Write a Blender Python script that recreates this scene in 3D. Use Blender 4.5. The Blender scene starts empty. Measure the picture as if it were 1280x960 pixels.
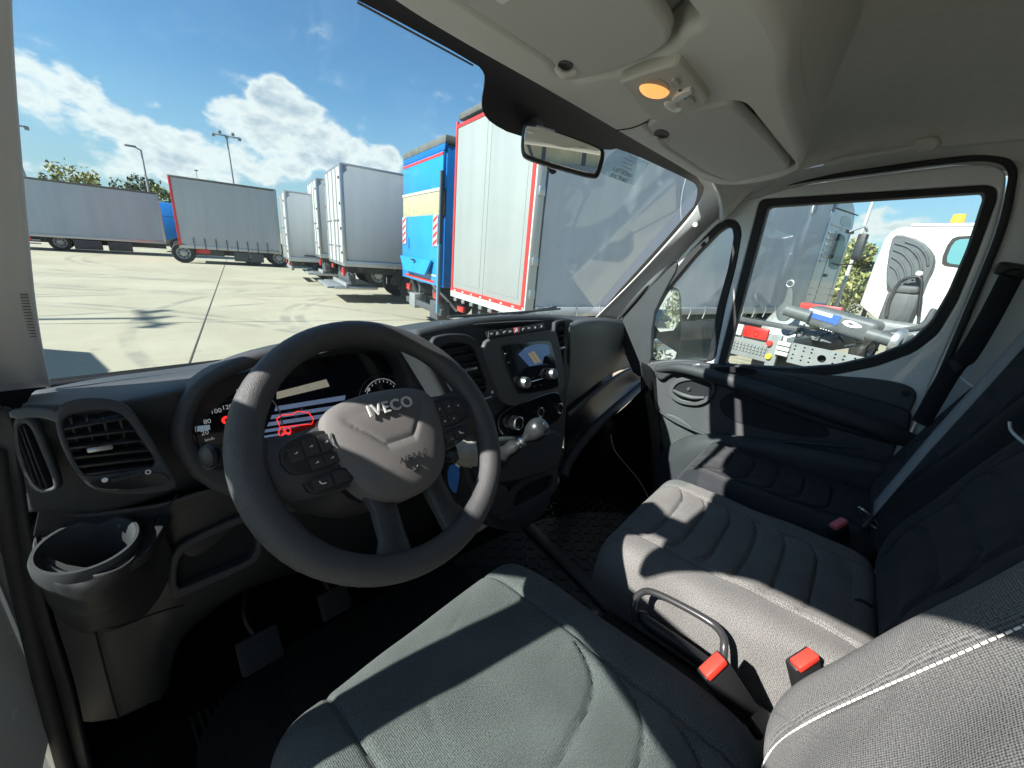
import bpy, bmesh, math, random
import numpy as np
from mathutils import Vector, Matrix
random.seed(7); np.random.seed(7)
SC = bpy.context.scene; COL = SC.collection

# ------------------------------------------------------------------ camera
CAMP = Vector((0, 0, 1.85)); F = 490.0
PITCH, YAW, ROLL = math.radians(18.4), math.radians(50), math.radians(5.06)
fwd = Vector((math.sin(YAW)*math.cos(PITCH), math.cos(YAW)*math.cos(PITCH), -math.sin(PITCH)))
r0 = fwd.cross(Vector((0, 0, 1))).normalized(); u0 = r0.cross(fwd)
RT = math.cos(ROLL)*r0 + math.sin(ROLL)*u0
UP = -math.sin(ROLL)*r0 + math.cos(ROLL)*u0
cd = bpy.data.cameras.new('camera'); cam = bpy.data.objects.new('camera', cd); COL.objects.link(cam)
m = Matrix((RT, UP, -fwd)).transposed().to_4x4(); m.translation = CAMP
cam.matrix_world = m
cd.sensor_width = 36; cd.lens = F/1280*36; cd.clip_start = 0.02; cd.clip_end = 3000
SC.camera = cam

def ray(px, py):
    return fwd + RT*((px-640)/F) + UP*((480-py)/F)
def H(px, py, x=None, y=None, z=None, pl=None):
    """where the line of sight of a photo pixel meets a plane of the real place"""
    d = ray(px, py)
    if x is not None: t = (x-CAMP.x)/d.x
    elif y is not None: t = (y-CAMP.y)/d.y
    elif z is not None: t = (z-CAMP.z)/d.z
    else: p, n = Vector(pl[0]), Vector(pl[1]); t = (p-CAMP).dot(n)/d.dot(n)
    return CAMP + d*t

# ------------------------------------------------------------------ light
SUN = Vector((-1.2, 0.34, 1.0)).normalized()
sl = bpy.data.lights.new('sun', 'SUN'); so = bpy.data.objects.new('sun', sl); COL.objects.link(so)
sl.energy = 5.0; sl.angle = math.radians(0.53); sl.color = (1, 0.96, 0.90)
so.rotation_euler = (-SUN).to_track_quat('-Z', 'Y').to_euler()
SC.view_settings.view_transform = 'Standard'; SC.view_settings.look = 'None'
SC.view_settings.exposure = 1.5; SC.view_settings.gamma = 1
SC.cycles.max_bounces = 10; SC.cycles.diffuse_bounces = 5; SC.cycles.transparent_max_bounces = 12

W = bpy.data.worlds.new('World'); SC.world = W; W.use_nodes = True
nt = W.node_tree; nt.nodes.clear()
N = nt.nodes.new; Lk = nt.links.new
wo = N('ShaderNodeOutputWorld'); bg = N('ShaderNodeBackground'); bg.inputs[1].default_value = 0.053
sky = N('ShaderNodeTexSky'); sky.sky_type = 'NISHITA'; sky.sun_disc = False
sky.sun_elevation = math.asin(SUN.z); sky.sun_rotation = math.atan2(SUN.x, SUN.y)
sky.air_density = 1.15; sky.dust_density = 0.4; sky.ozone_density = 1.6
tc = N('ShaderNodeTexCoord')
def wm(op, a, b=None, c=None):
    n = N('ShaderNodeMath'); n.operation = op
    for i, v in enumerate((a, b, c)):
        if v is None: continue
        if hasattr(v, 'links'): Lk(v, n.inputs[i])
        else: n.inputs[i].default_value = v
    return n.outputs[0]
nz = N('ShaderNodeTexNoise'); nz.inputs['Scale'].default_value = 5.5; nz.inputs['Detail'].default_value = 8; nz.inputs['Roughness'].default_value = 0.58
mp = N('ShaderNodeMapping'); mp.inputs['Scale'].default_value = (1, 1, 1.7)
Lk(tc.outputs['Generated'], mp.inputs[0]); Lk(mp.outputs[0], nz.inputs['Vector'])
nz2 = N('ShaderNodeTexNoise'); nz2.inputs['Scale'].default_value = 22; nz2.inputs['Detail'].default_value = 6; nz2.inputs['Roughness'].default_value = 0.6
Lk(mp.outputs[0], nz2.inputs['Vector'])
# cloud banks: (azimuth/elevation taken as a direction, angular radius, weight)
blobs = [(40,112,3.2,1),(75,125,3.4,1),(112,140,3.2,1),(140,152,2.4,.9),(20,100,3,1),(182,178,3,1),(212,182,2.8,.95),(245,190,2.8,.95),(150,108,1.3,.75),(135,106,1.4,.6),(186,128,1.3,.55),
         (352,140,3.8,1.1),(385,158,3.4,1.1),(330,160,3.4,1.1),(300,152,2.8,.95),(272,147,1.8,.9),(415,180,3.6,1.1),(360,185,4,1.1),(320,198,4,1.05),(445,200,3.6,1.05),(455,160,1.6,.7),(478,205,3,1),(280,205,3,.95),(230,212,2.8,.8),
         (160,205,2,.55),(120,200,2.2,.6),(60,215,3,.6),(1085,288,2.4,1.0),(1110,275,2.0,.9),(1135,290,2.6,.95),(1160,285,2,.8),(1068,305,2.2,.8),(1180,300,2.5,.8)]
tot = None
nv = N('ShaderNodeVectorMath'); nv.operation = 'NORMALIZE'; Lk(tc.outputs['Generated'], nv.inputs[0])
for (px, py, r, w) in blobs:
    d = ray(px, py).normalized()
    dp = N('ShaderNodeVectorMath'); dp.operation = 'DOT_PRODUCT'; Lk(nv.outputs[0], dp.inputs[0]); dp.inputs[1].default_value = d
    mr = N('ShaderNodeMapRange'); mr.interpolation_type = 'SMOOTHSTEP'
    mr.inputs[1].default_value = math.cos(math.radians(r*1.08)); mr.inputs[2].default_value = math.cos(math.radians(r*.35))
    mr.inputs[3].default_value = 0; mr.inputs[4].default_value = w
    Lk(dp.outputs['Value'], mr.inputs[0])
    tot = mr.outputs[0] if tot is None else wm('MAXIMUM', tot, mr.outputs[0]) if False else wm('SMOOTH_MAX', tot, mr.outputs[0], .35)
sep = N('ShaderNodeSeparateXYZ'); Lk(nv.outputs[0], sep.inputs[0])
# away from the banks the same broken cumulus goes on round the sky
gen = N('ShaderNodeTexNoise'); gen.inputs['Scale'].default_value = 2.3; gen.inputs['Detail'].default_value = 2; Lk(mp.outputs[0], gen.inputs['Vector'])
back = N('ShaderNodeMapRange'); back.inputs[1].default_value = 0.15; back.inputs[2].default_value = -0.35; back.inputs[3].default_value = 0; back.inputs[4].default_value = 1
Lk(sep.outputs[1], back.inputs[0])
gm = N('ShaderNodeMapRange'); gm.inputs[1].default_value = .52; gm.inputs[2].default_value = .66; Lk(gen.outputs[0], gm.inputs[0])
lowz = N('ShaderNodeMapRange'); lowz.inputs[1].default_value = .75; lowz.inputs[2].default_value = .3; Lk(sep.outputs[2], lowz.inputs[0])
tot = wm('MAXIMUM', tot, wm('MULTIPLY', wm('MULTIPLY', gm.outputs[0], back.outputs[0]), lowz.outputs[0]))
nn = wm('ADD', wm('MULTIPLY', nz.outputs[0], .95), wm('MULTIPLY', nz2.outputs[0], .42))
den = wm('ADD', tot, wm('MULTIPLY', wm('MULTIPLY', wm('SUBTRACT', nn, .69), 2.5), wm('MINIMUM', wm('ADD', wm('MULTIPLY', tot, 1.6), .12), 1.0)))
dm = N('ShaderNodeMapRange'); dm.interpolation_type = 'SMOOTHSTEP'; dm.inputs[1].default_value = .34; dm.inputs[2].default_value = .86; Lk(den, dm.inputs[0])
cut = N('ShaderNodeMapRange'); cut.inputs[1].default_value = 0; cut.inputs[2].default_value = .03; Lk(sep.outputs[2], cut.inputs[0])
dens = wm('MULTIPLY', wm('MULTIPLY', dm.outputs[0], cut.outputs[0]), .96)
cr = N('ShaderNodeValToRGB'); cr.color_ramp.elements[0].position = .5; cr.color_ramp.elements[0].color = (7.6, 7.8, 7.8, 1)
cr.color_ramp.elements[1].position = 1.25 if False else 1; cr.color_ramp.elements[1].color = (4.0, 4.8, 5.6, 1)
sh = N('ShaderNodeMapRange'); sh.inputs[1].default_value = .5; sh.inputs[2].default_value = 1.5; Lk(den, sh.inputs[0])
shz = wm('ADD', wm('MULTIPLY', sh.outputs[0], .75), wm('MULTIPLY', nz2.outputs[0], .45))
Lk(shz, cr.inputs[0])
hz = N('ShaderNodeMix'); hz.data_type = 'RGBA'; hz.blend_type = 'MULTIPLY'; hz.inputs[0].default_value = 1
Lk(sky.outputs[0], hz.inputs[6]); hz.inputs[7].default_value = (0.72, 1.04, 1.22, 1)
mx = N('ShaderNodeMix'); mx.data_type = 'RGBA'
hzf = N('ShaderNodeMapRange'); hzf.interpolation_type = 'SMOOTHSTEP'; hzf.inputs[1].default_value = .30; hzf.inputs[2].default_value = -.02; hzf.inputs[3].default_value = 0; hzf.inputs[4].default_value = .75; Lk(sep.outputs[2], hzf.inputs[0])
hm = N('ShaderNodeMix'); hm.data_type = 'RGBA'; Lk(hzf.outputs[0], hm.inputs[0]); Lk(hz.outputs[2], hm.inputs[6]); hm.inputs[7].default_value = (3.6, 4.9, 5.9, 1)
Lk(dens, mx.inputs[0]); Lk(hm.outputs[2], mx.inputs[6]); Lk(cr.outputs[0], mx.inputs[7])
Lk(mx.outputs[2], bg.inputs[0]); Lk(bg.outputs[0], wo.inputs[0])

# ------------------------------------------------------------------ materials
MATS = {}
def mat(name, col=(.5,.5,.5), rough=.5, metal=0, bump=0, bscale=200, var=0, vscale=6, emit=0, coat=0, spec=.5, kind=None, col2=None):
    if name in MATS: return MATS[name]
    m = bpy.data.materials.new(name); m.use_nodes = True; t = m.node_tree; b = t.nodes['Principled BSDF']
    b.inputs['Base Color'].default_value = (*col, 1); b.inputs['Roughness'].default_value = rough; b.inputs['Metallic'].default_value = metal
    b.inputs['Coat Weight'].default_value = coat; b.inputs['Specular IOR Level'].default_value = spec
    tcn = t.nodes.new('ShaderNodeTexCoord')
    if emit: b.inputs['Emission Color'].default_value = (*col, 1); b.inputs['Emission Strength'].default_value = emit
    if var:
        n = t.nodes.new('ShaderNodeTexNoise'); n.inputs['Scale'].default_value = vscale; n.inputs['Detail'].default_value = 5; n.inputs['Roughness'].default_value = .65
        if kind == 'streak':
            mpp = t.nodes.new('ShaderNodeMapping'); mpp.inputs['Scale'].default_value = (5, 5, .35); t.links.new(tcn.outputs['Object'], mpp.inputs[0]); t.links.new(mpp.outputs[0], n.inputs['Vector'])
        else: t.links.new(tcn.outputs['Object'], n.inputs['Vector'])
        mxx = t.nodes.new('ShaderNodeMix'); mxx.data_type = 'RGBA'
        mrr = t.nodes.new('ShaderNodeMapRange'); mrr.inputs[1].default_value = .3; mrr.inputs[2].default_value = .7; t.links.new(n.outputs[0], mrr.inputs[0])
        t.links.new(mrr.outputs[0], mxx.inputs[0])
        c2 = col2 or tuple(min(1, c*(1+var)) for c in col); c1 = col if col2 else tuple(c*(1-var) for c in col)
        mxx.inputs[6].default_value = (*c1, 1); mxx.inputs[7].default_value = (*c2, 1)
        t.links.new(mxx.outputs[2], b.inputs['Base Color'])
        r2 = t.nodes.new('ShaderNodeMapRange'); r2.inputs[3].default_value = max(0, rough-.08); r2.inputs[4].default_value = min(1, rough+.1)
        t.links.new(n.outputs[0], r2.inputs[0]); t.links.new(r2.outputs[0], b.inputs['Roughness'])
    if bump:
        n2 = t.nodes.new('ShaderNodeTexNoise' if kind != 'leather' else 'ShaderNodeTexVoronoi'); n2.inputs['Scale'].default_value = bscale
        if kind != 'leather': n2.inputs['Detail'].default_value = 3
        t.links.new(tcn.outputs['Object'], n2.inputs['Vector'])
        bp = t.nodes.new('ShaderNodeBump'); bp.inputs['Strength'].default_value = bump; bp.inputs['Distance'].default_value = .001 if bscale > 60 else .02
        t.links.new(n2.outputs[0], bp.inputs['Height']); t.links.new(bp.outputs[0], b.inputs['Normal'])
    MATS[name] = m; return m

def fabric(name, c1, c2, pitch=.0042, speck=.5):
    m = bpy.data.materials.new(name); m.use_nodes = True; t = m.node_tree; b = t.nodes['Principled BSDF']; A = t.nodes.new; L = t.links.new
    b.inputs['Roughness'].default_value = .92; b.inputs['Specular IOR Level'].default_value = .15
    b.inputs['Sheen Weight'].default_value = .08
    uv = A('ShaderNodeTexCoord'); s = A('ShaderNodeSeparateXYZ'); L(uv.outputs['UV'], s.inputs[0])
    def mm(op, a, bb=None):
        n = A('ShaderNodeMath'); n.operation = op
        for i, v in enumerate((a, bb)):
            if v is None: continue
            if hasattr(v, 'links'): L(v, n.inputs[i])
            else: n.inputs[i].default_value = v
        return n.outputs[0]
    k = 2*math.pi/pitch
    w = mm('MULTIPLY', mm('SINE', mm('MULTIPLY', mm('ADD', s.outputs[0], s.outputs[1]), k*.7)), mm('SINE', mm('MULTIPLY', mm('SUBTRACT', s.outputs[0], s.outputs[1]), k*.7)))
    n = A('ShaderNodeTexNoise'); n.inputs['Scale'].default_value = 420; n.inputs['Detail'].default_value = 2; L(uv.outputs['UV'], n.inputs['Vector'])
    h = mm('ADD', mm('MULTIPLY', w, .5), mm('MULTIPLY', mm('SUBTRACT', n.outputs[0], .5), speck*4))
    mr = A('ShaderNodeMapRange'); mr.inputs[1].default_value = -.6; mr.inputs[2].default_value = .8; L(h, mr.inputs[0])
    mx = A('ShaderNodeMix'); mx.data_type = 'RGBA'; L(mr.outputs[0], mx.inputs[0]); mx.inputs[6].default_value = (*c1, 1); mx.inputs[7].default_value = (*c2, 1)
    nl = A('ShaderNodeTexNoise'); nl.inputs['Scale'].default_value = 9; nl.inputs['Detail'].default_value = 5; L(uv.outputs['UV'], nl.inputs['Vector'])
    ml = A('ShaderNodeMapRange'); ml.inputs[1].default_value = .3; ml.inputs[2].default_value = .7; ml.inputs[3].default_value = .84; ml.inputs[4].default_value = 1.14; L(nl.outputs[0], ml.inputs[0])
    vm = A('ShaderNodeVectorMath'); vm.operation = 'SCALE'; L(mx.outputs[2], vm.inputs[0]); L(ml.outputs[0], vm.inputs['Scale'])
    L(vm.outputs[0], b.inputs['Base Color'])
    bp = A('ShaderNodeBump'); bp.inputs['Strength'].default_value = .55; bp.inputs['Distance'].default_value = .0012; L(h, bp.inputs['Height']); L(bp.outputs[0], b.inputs['Normal'])
    MATS[name] = m; return m

def glassmat(name, tint=(.93,.97,.96), refl=1.0, rough=0.0, dirt=0.0):
    m = bpy.data.materials.new(name); m.use_nodes = True; t = m.node_tree; t.nodes.clear(); A = t.nodes.new; L = t.links.new
    o = A('ShaderNodeOutputMaterial'); tr = A('ShaderNodeBsdfTransparent'); tr.inputs[0].default_value = (*tint, 1)
    g = A('ShaderNodeBsdfGlossy'); g.inputs['Roughness'].default_value = rough
    lw = A('ShaderNodeLayerWeight'); lw.inputs[0].default_value = .5
    pw = A('ShaderNodeMath'); pw.operation = 'POWER'; L(lw.outputs['Facing'], pw.inputs[0]); pw.inputs[1].default_value = 4.5
    mu = A('ShaderNodeMath'); mu.operation = 'MULTIPLY_ADD'; L(pw.outputs[0], mu.inputs[0]); mu.inputs[1].default_value = .75*refl; mu.inputs[2].default_value = .045*refl
    mx = A('ShaderNodeMixShader'); L(mu.outputs[0], mx.inputs[0]); L(tr.outputs[0], mx.inputs[1]); L(g.outputs[0], mx.inputs[2])
    last = mx.outputs[0]
    if dirt:
        d = A('ShaderNodeBsdfDiffuse'); d.inputs[0].default_value = (.75,.76,.72,1)
        tcn = A('ShaderNodeTexCoord'); n = A('ShaderNodeTexNoise'); n.inputs['Scale'].default_value = 6; n.inputs['Detail'].default_value = 9; n.inputs['Roughness'].default_value = .7; L(tcn.outputs['Object'], n.inputs['Vector'])
        mr = A('ShaderNodeMapRange'); mr.inputs[1].default_value = .35; mr.inputs[2].default_value = .8; mr.inputs[3].default_value = dirt*.35; mr.inputs[4].default_value = dirt*2.2; L(n.outputs[0], mr.inputs[0])
        m2 = A('ShaderNodeMixShader'); L(mr.outputs[0], m2.inputs[0]); L(last, m2.inputs[1]); L(d.outputs[0], m2.inputs[2]); last = m2.outputs[0]
    L(last, o.inputs[0]); MATS[name] = m; return m

dashm  = mat('dash_plastic', (.034,.037,.041), .62, bump=.5, bscale=900, var=.12, vscale=9)
dash2  = mat('satin_grey_plastic', (.075,.08,.082), .55, bump=.4, bscale=900, var=.1, vscale=9)
blackp = mat('black_plastic', (.014,.0145,.016), .5, bump=.2, bscale=700)
gloss  = mat('gloss_black', (.012,.012,.014), .12, coat=.3)
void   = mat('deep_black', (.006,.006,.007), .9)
wheelm = mat('steering_skin', (.050,.050,.052), .5, bump=.6, bscale=800, kind='leather')
hubm   = mat('airbag_skin', (.108,.102,.100), .66, bump=.7, bscale=1200)
chrome = mat('chrome', (.75,.76,.78), .18, 1)
letter = mat('bright_lettering', (.62,.62,.60), .38, .35)
satin  = mat('satin_metal', (.42,.43,.43), .35, .9, var=.1, vscale=60)
head   = mat('headliner_fabric', (.66,.655,.61), .95, bump=.5, bscale=700, var=.05, vscale=40)
headp  = mat('overhead_plastic', (.66,.655,.62), .72, bump=.4, bscale=1100, var=.03)
visorm = mat('visor_vinyl', (.54,.54,.51), .75, bump=.5, bscale=800, var=.03)
pillm  = mat('pillar_trim', (.60,.59,.58), .7, bump=.4, bscale=1000, var=.03)
whitep = mat('white_paint', (.78,.80,.80), .25, coat=.6, var=.02)
rubber = mat('rubber', (.02,.02,.021), .7, bump=.3, bscale=400)
matrub = mat('mat_rubber', (.017,.017,.018), .55, var=.3, vscale=20, bump=.3, bscale=300)
carpet = mat('felt', (.007,.007,.008), .95, spec=.05, bump=.6, bscale=900)
redbtn = mat('red_plastic', (.68,.045,.03), .35)
redbtn2= mat('pink_red_plastic', (.62,.12,.15), .4)
whitet = mat('white_print', (.75,.75,.75), .5)
dialp = mat('glowing_dial_print', (.6,.65,.7), .5, emit=.10)  # slight glow added so the print shows in the dark
bluet  = mat('blue_plastic', (.01,.16,.55), .4)
screen = mat('display_glass', (.01,.013,.022), .05, coat=1)
mirror = mat('mirror_silver', (.9,.92,.9), .01, 1)
leath  = mat('gaiter_leather', (.42,.41,.36), .5, bump=.6, bscale=300, kind='leather')
seatc  = fabric('sunlit_seat_fabric', (.062,.061,.060), (.235,.228,.22), .0036, .7)  # bench fabric lightened for the sunlit middle cushion
seatd  = fabric('driver_weave', (.030,.030,.031), (.215,.215,.21), .0034, .4)
seatw  = fabric('driver_fine', (.036,.040,.040), (.165,.175,.17), .0036, .6)
seatk  = fabric('shaded_seat_fabric', (.013,.014,.017), (.045,.048,.054), .0036, .5)  # same bench fabric with shade put into its colour
beltm  = fabric('belt_webbing', (.22,.235,.25), (.34,.355,.37), .002, .1)
beltk  = fabric('black_webbing', (.012,.012,.014), (.03,.03,.034), .002, .1)
stitch = mat('stitch_thread', (.75,.74,.70), .8)
wglass = glassmat('windscreen_glass', (.90,.95,.95), .6, 0, .020)
sglass = glassmat('side_glass', (.88,.93,.92), .9, 0, .012)
cglass = glassmat('cab_glass', (.3,.42,.42), 1.0)
redem  = mat('red_warning', (1,.03,.02), .5, emit=.45)
lampm  = mat('lit_lamp', (1,.42,.12), .4, emit=.40)
lens   = mat('clear_lens', (.75,.74,.7), .25, coat=.5)

# ------------------------------------------------------------------ object helpers
OBJ = []
def clean_sharp(me, ang=35):
    me.polygons.foreach_set('use_smooth', [True]*len(me.polygons))
    try: me.set_sharp_from_angle(angle=math.radians(ang))
    except Exception: pass
def link(name, me, m=None, parent=None, ang=35, local=False):
    me.name = name
    if m is not None:
        me.materials.clear(); me.materials.append(m)
    clean_sharp(me, ang)
    o = bpy.data.objects.new(name, me); COL.objects.link(o)
    if parent is not None:
        o.parent = parent
        if not local and parent.type == 'EMPTY': o.matrix_parent_inverse = Matrix.Translation(-parent.location)
    return o
def tag(o, label, cat, group=None):
    o['label'] = label; o['category'] = cat
    if group: o['group'] = group
    return o
def thing(name, label, cat, loc=(0,0,0), rz=0, group=None):
    o = bpy.data.objects.new(name, None); COL.objects.link(o); o.location = loc; o.rotation_euler = (0,0,rz); o.empty_display_size = .1
    return tag(o, label, cat, group)
def struct(o, kind='structure'): o['kind'] = kind; return o

def chaikin(p, it=2, closed=True):
    for _ in range(it):
        q = []; n = len(p)
        for i in range(n if closed else n-1):
            a, b = p[i], p[(i+1) % n]
            q += [a*.75+b*.25, a*.25+b*.75]
        if not closed: q = [p[0]] + q + [p[-1]]
        p = q
    return p
def rounded(p, r, k=4):
    out = []; n = len(p)
    for i in range(n):
        a, b, c = p[i-1], p[i], p[(i+1) % n]
        d1, d2 = (a-b), (c-b); l1, l2 = d1.length, d2.length
        if l1 < 1e-6 or l2 < 1e-6: out.append(b); continue
        q = min(r, l1*.45, l2*.45); s, e = b+d1/l1*q, b+d2/l2*q
        out += [(s*(1-t)**2+b*2*t*(1-t)+e*t*t) for t in [j/k for j in range(k+1)]]
    return out
def basis(n, up=Vector((0,0,1))):
    n = Vector(n).normalized(); u = up.cross(n)
    if u.length < 1e-4: u = Vector((1,0,0))
    u.normalize(); return u, n.cross(u), n
def curve2mesh(cu, M):
    ob = bpy.data.objects.new('tmp', cu); me = bpy.data.meshes.new_from_object(ob)
    bpy.data.objects.remove(ob); me.transform(M); return me
def plate(name, loops, pl, depth=.01, m=None, parent=None, bev=.002, sm=2, res=2, ang=35, local=False):
    """loops: photo-pixel polygons or 3D points on the plane; first outer, rest holes. Front face on the plane."""
    p0, n = Vector(pl[0]), Vector(pl[1]).normalized(); u, v, n = basis(n)
    cu = bpy.data.curves.new(name, 'CURVE'); cu.dimensions = '2D'; cu.fill_mode = 'BOTH'
    if isinstance(sm, int): sm = [sm]*len(loops)
    for lp, s in zip(loops, sm):
        pts = [q if isinstance(q, Vector) else (Vector(q) if len(q) == 3 else H(q[0], q[1], pl=(p0, n))) for q in lp]
        pts = [Vector(((q-p0).dot(u), (q-p0).dot(v), 0)) for q in pts]
        if s: pts = chaikin(pts, s) if s > 0 else rounded(pts, -s*.01)
        sp = cu.splines.new('POLY'); sp.points.add(len(pts)-1)
        for i, q in enumerate(pts): sp.points[i].co = (q.x, q.y, 0, 1)
        sp.use_cyclic_u = True
    bev = min(bev, depth*.45)
    cu.extrude = max(1e-4, depth/2-bev); cu.bevel_depth = bev; cu.bevel_resolution = res; cu.offset = -bev
    M = Matrix((u, v, n)).transposed().to_4x4(); M.translation = p0 - n*(depth/2)
    return link(name, curve2mesh(cu, M), m, parent, ang, local)
def text(name, s, pl, px, size, m, parent, depth=.0006, rot=0, spacing=1, shear=0, align='CENTER', local=False, pos=None, u=None):
    p0, n = Vector(pl[0]), Vector(pl[1]).normalized(); uu, vv, n = basis(n)
    if u is not None: uu = (u-n*u.dot(n)).normalized(); vv = n.cross(uu)
    p = pos if pos is not None else H(px[0], px[1], pl=(p0, n))
    cu = bpy.data.curves.new(name, 'FONT'); cu.body = s; cu.size = size; cu.align_x = align; cu.align_y = 'CENTER'; cu.extrude = depth
    cu.space_character = spacing; cu.shear = shear
    if depth > .001: cu.bevel_depth = depth*.3
    M = Matrix((uu, vv, n)).transposed().to_4x4() @ Matrix.Rotation(rot, 4, 'Z'); M.translation = p + n*depth
    return link(name, curve2mesh(cu, M), m, parent, 30, local)

def cr(p0, p1, p2, p3, t):
    return .5*((2*p1)+(p2-p0)*t+(2*p0-5*p1+4*p2-p3)*t*t+(3*p1-p0-3*p2+p3)*t**3)
def resample_cr(P, n):
    out = []; k = len(P)-1
    for i in range(n+1):
        f = i/n*k; j = min(int(f), k-1); t = f-j
        g = lambda q: P[q] if 0 <= q <= k else (P[0]*2-P[1] if q < 0 else P[k]*2-P[k-1])
        out.append(cr(g(j-1), g(j), g(j+1), g(j+2), t))
    return out
def grid_mesh(rows, name, closed_u=False):
    R, C = len(rows), len(rows[0]); vs = [p for r in rows for p in r]
    me = bpy.data.meshes.new(name); fs = []
    for i in range(R-1):
        for j in range(C-1 if not closed_u else C):
            fs.append((i*C+j, i*C+(j+1) % C, (i+1)*C+(j+1) % C, (i+1)*C+j))
    me.from_pydata([tuple(v) for v in vs], [], fs); me.update()
    # UV in metres
    uvl = me.uv_layers.new(name='UVMap'); U = [[0]*C for _ in rows]; V = [[0]*C for _ in rows]
    for i in range(R):
        for j in range(1, C): U[i][j] = U[i][j-1]+(Vector(rows[i][j])-Vector(rows[i][j-1])).length
    for j in range(C):
        for i in range(1, R): V[i][j] = V[i-1][j]+(Vector(rows[i][j])-Vector(rows[i-1][j])).length
    cm = C//2; 
    data = np.empty(len(me.loops)*2); li = np.empty(len(me.loops), dtype=np.int32); me.loops.foreach_get('vertex_index', li)
    Uf = np.array(U).ravel(); Vf = np.array(V).ravel(); data[0::2] = Uf[li]; data[1::2] = Vf[li]
    uvl.data.foreach_set('uv', data)
    return me
def patch(name, rows, m, parent, n=(24, 24), thick=0, flip=False, ang=60):
    """rows of control points (Vector, or (px,py,y) meaning the photo pixel at that forward distance)"""
    P = [[q if isinstance(q, Vector) else H(q[0], q[1], y=q[2]) for q in r] for r in rows]
    P = [resample_cr(r, n[0]) for r in P]
    cols = [resample_cr([r[j] for r in P], n[1]) for j in range(n[0]+1)]
    G = [[cols[j][i] for j in range(n[0]+1)] for i in range(n[1]+1)]
    if flip: G = G[::-1]
    me = grid_mesh(G, name); o = link(name, me, m, parent, ang)
    if thick:
        md = o.modifiers.new('thickness', 'SOLIDIFY'); md.thickness = thick; md.offset = 1
    return o
def tube_pts(P, r, seg=12, closed=False, flat=None):
    n = len(P); rr = r if isinstance(r, (list, tuple)) else [r]*n; rows = []
    prev = None
    for i in range(n):
        if closed: t = (P[(i+1) % n]-P[i-1]).normalized()
        else: t = (P[min(i+1, n-1)]-P[max(i-1, 0)]).normalized()
        if prev is None:
            a = Vector((0,0,1)) if abs(t.z) < .9 else Vector((1,0,0)); nrm = t.cross(a).normalized()
        else: nrm = (prev-t*prev.dot(t)).normalized()
        prev = nrm; b = t.cross(nrm)
        rows.append([P[i]+(nrm*math.cos(k*2*math.pi/seg)+b*math.sin(k*2*math.pi/seg)*(flat or 1))*rr[i] for k in range(seg)])
    return rows
def tube(name, P, r, m, parent=None, seg=12, closed=False, smooth=4, flat=None, local=False):
    P = [q if isinstance(q, Vector) else Vector(q) for q in P]
    if smooth and len(P) > 2: P = resample_cr(P, (len(P)-1)*smooth)
    if isinstance(r, (list, tuple)):
        r = list(np.interp(np.linspace(0, 1, len(P)), np.linspace(0, 1, len(r)), r))
    rows = tube_pts(P, r, seg, closed, flat)
    if closed: rows.append(rows[0])
    me = grid_mesh(rows, name, True)
    if not closed:
        bm = bmesh.new(); bm.from_mesh(me); bmesh.ops.holes_fill(bm, edges=bm.edges, sides=seg+1); bm.to_mesh(me); bm.free()
    return link(name, me, m, parent, 50, local)
def lathe(name, prof, origin, axis, m, parent=None, seg=32, local=False, ang=35, arc=None):
    """prof: (radius, height along axis)"""
    u, v, n = basis(axis, Vector((0,0,1)) if abs(Vector(axis).normalized().z) < .9 else Vector((0,1,0))); o = Vector(origin)
    rows = [[o+n*h+(u*math.cos(k*2*math.pi/seg)+v*math.sin(k*2*math.pi/seg))*max(r, 1e-5) for k in range(seg)] for r, h in prof]
    me = grid_mesh(rows, name, True); return link(name, me, m, parent, ang, local)
def boxm(dims, bev=.002, segs=2):
    bm = bmesh.new(); bmesh.ops.create_cube(bm, size=1)
    bmesh.ops.scale(bm, vec=dims, verts=bm.verts)
    if bev: bmesh.ops.bevel(bm, geom=bm.edges[:], offset=min(bev, min(dims)*.45), segments=segs, affect='EDGES', profile=.5)
    return bm
def box(name, c, dims, m, parent=None, rot=None, bev=.002, local=False, segs=2):
    bm = boxm(dims, bev, segs); me = bpy.data.meshes.new(name)
    M = Matrix.Translation(Vector(c)) @ (rot.to_4x4() if rot is not None else Matrix())
    bm.transform(M); bm.to_mesh(me); bm.free(); return link(name, me, m, parent, 35, local)
def boxes(name, lst, m, parent=None, local=False, bev=0):
    """several joined boxes forming ONE part: (centre, dims, rot)"""
    bm = bmesh.new()
    for it in lst:
        c, d = it[0], it[1]; rt = it[2] if len(it) > 2 else None
        b2 = boxm(d, bev); M = Matrix.Translation(Vector(c)) @ (rt.to_4x4() if rt is not None else Matrix()); b2.transform(M)
        me = bpy.data.meshes.new('t'); b2.to_mesh(me); b2.free(); bm.from_mesh(me); bpy.data.meshes.remove(me)
    me = bpy.data.meshes.new(name); bm.to_mesh(me); bm.free(); return link(name, me, m, parent, 35, local)
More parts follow.
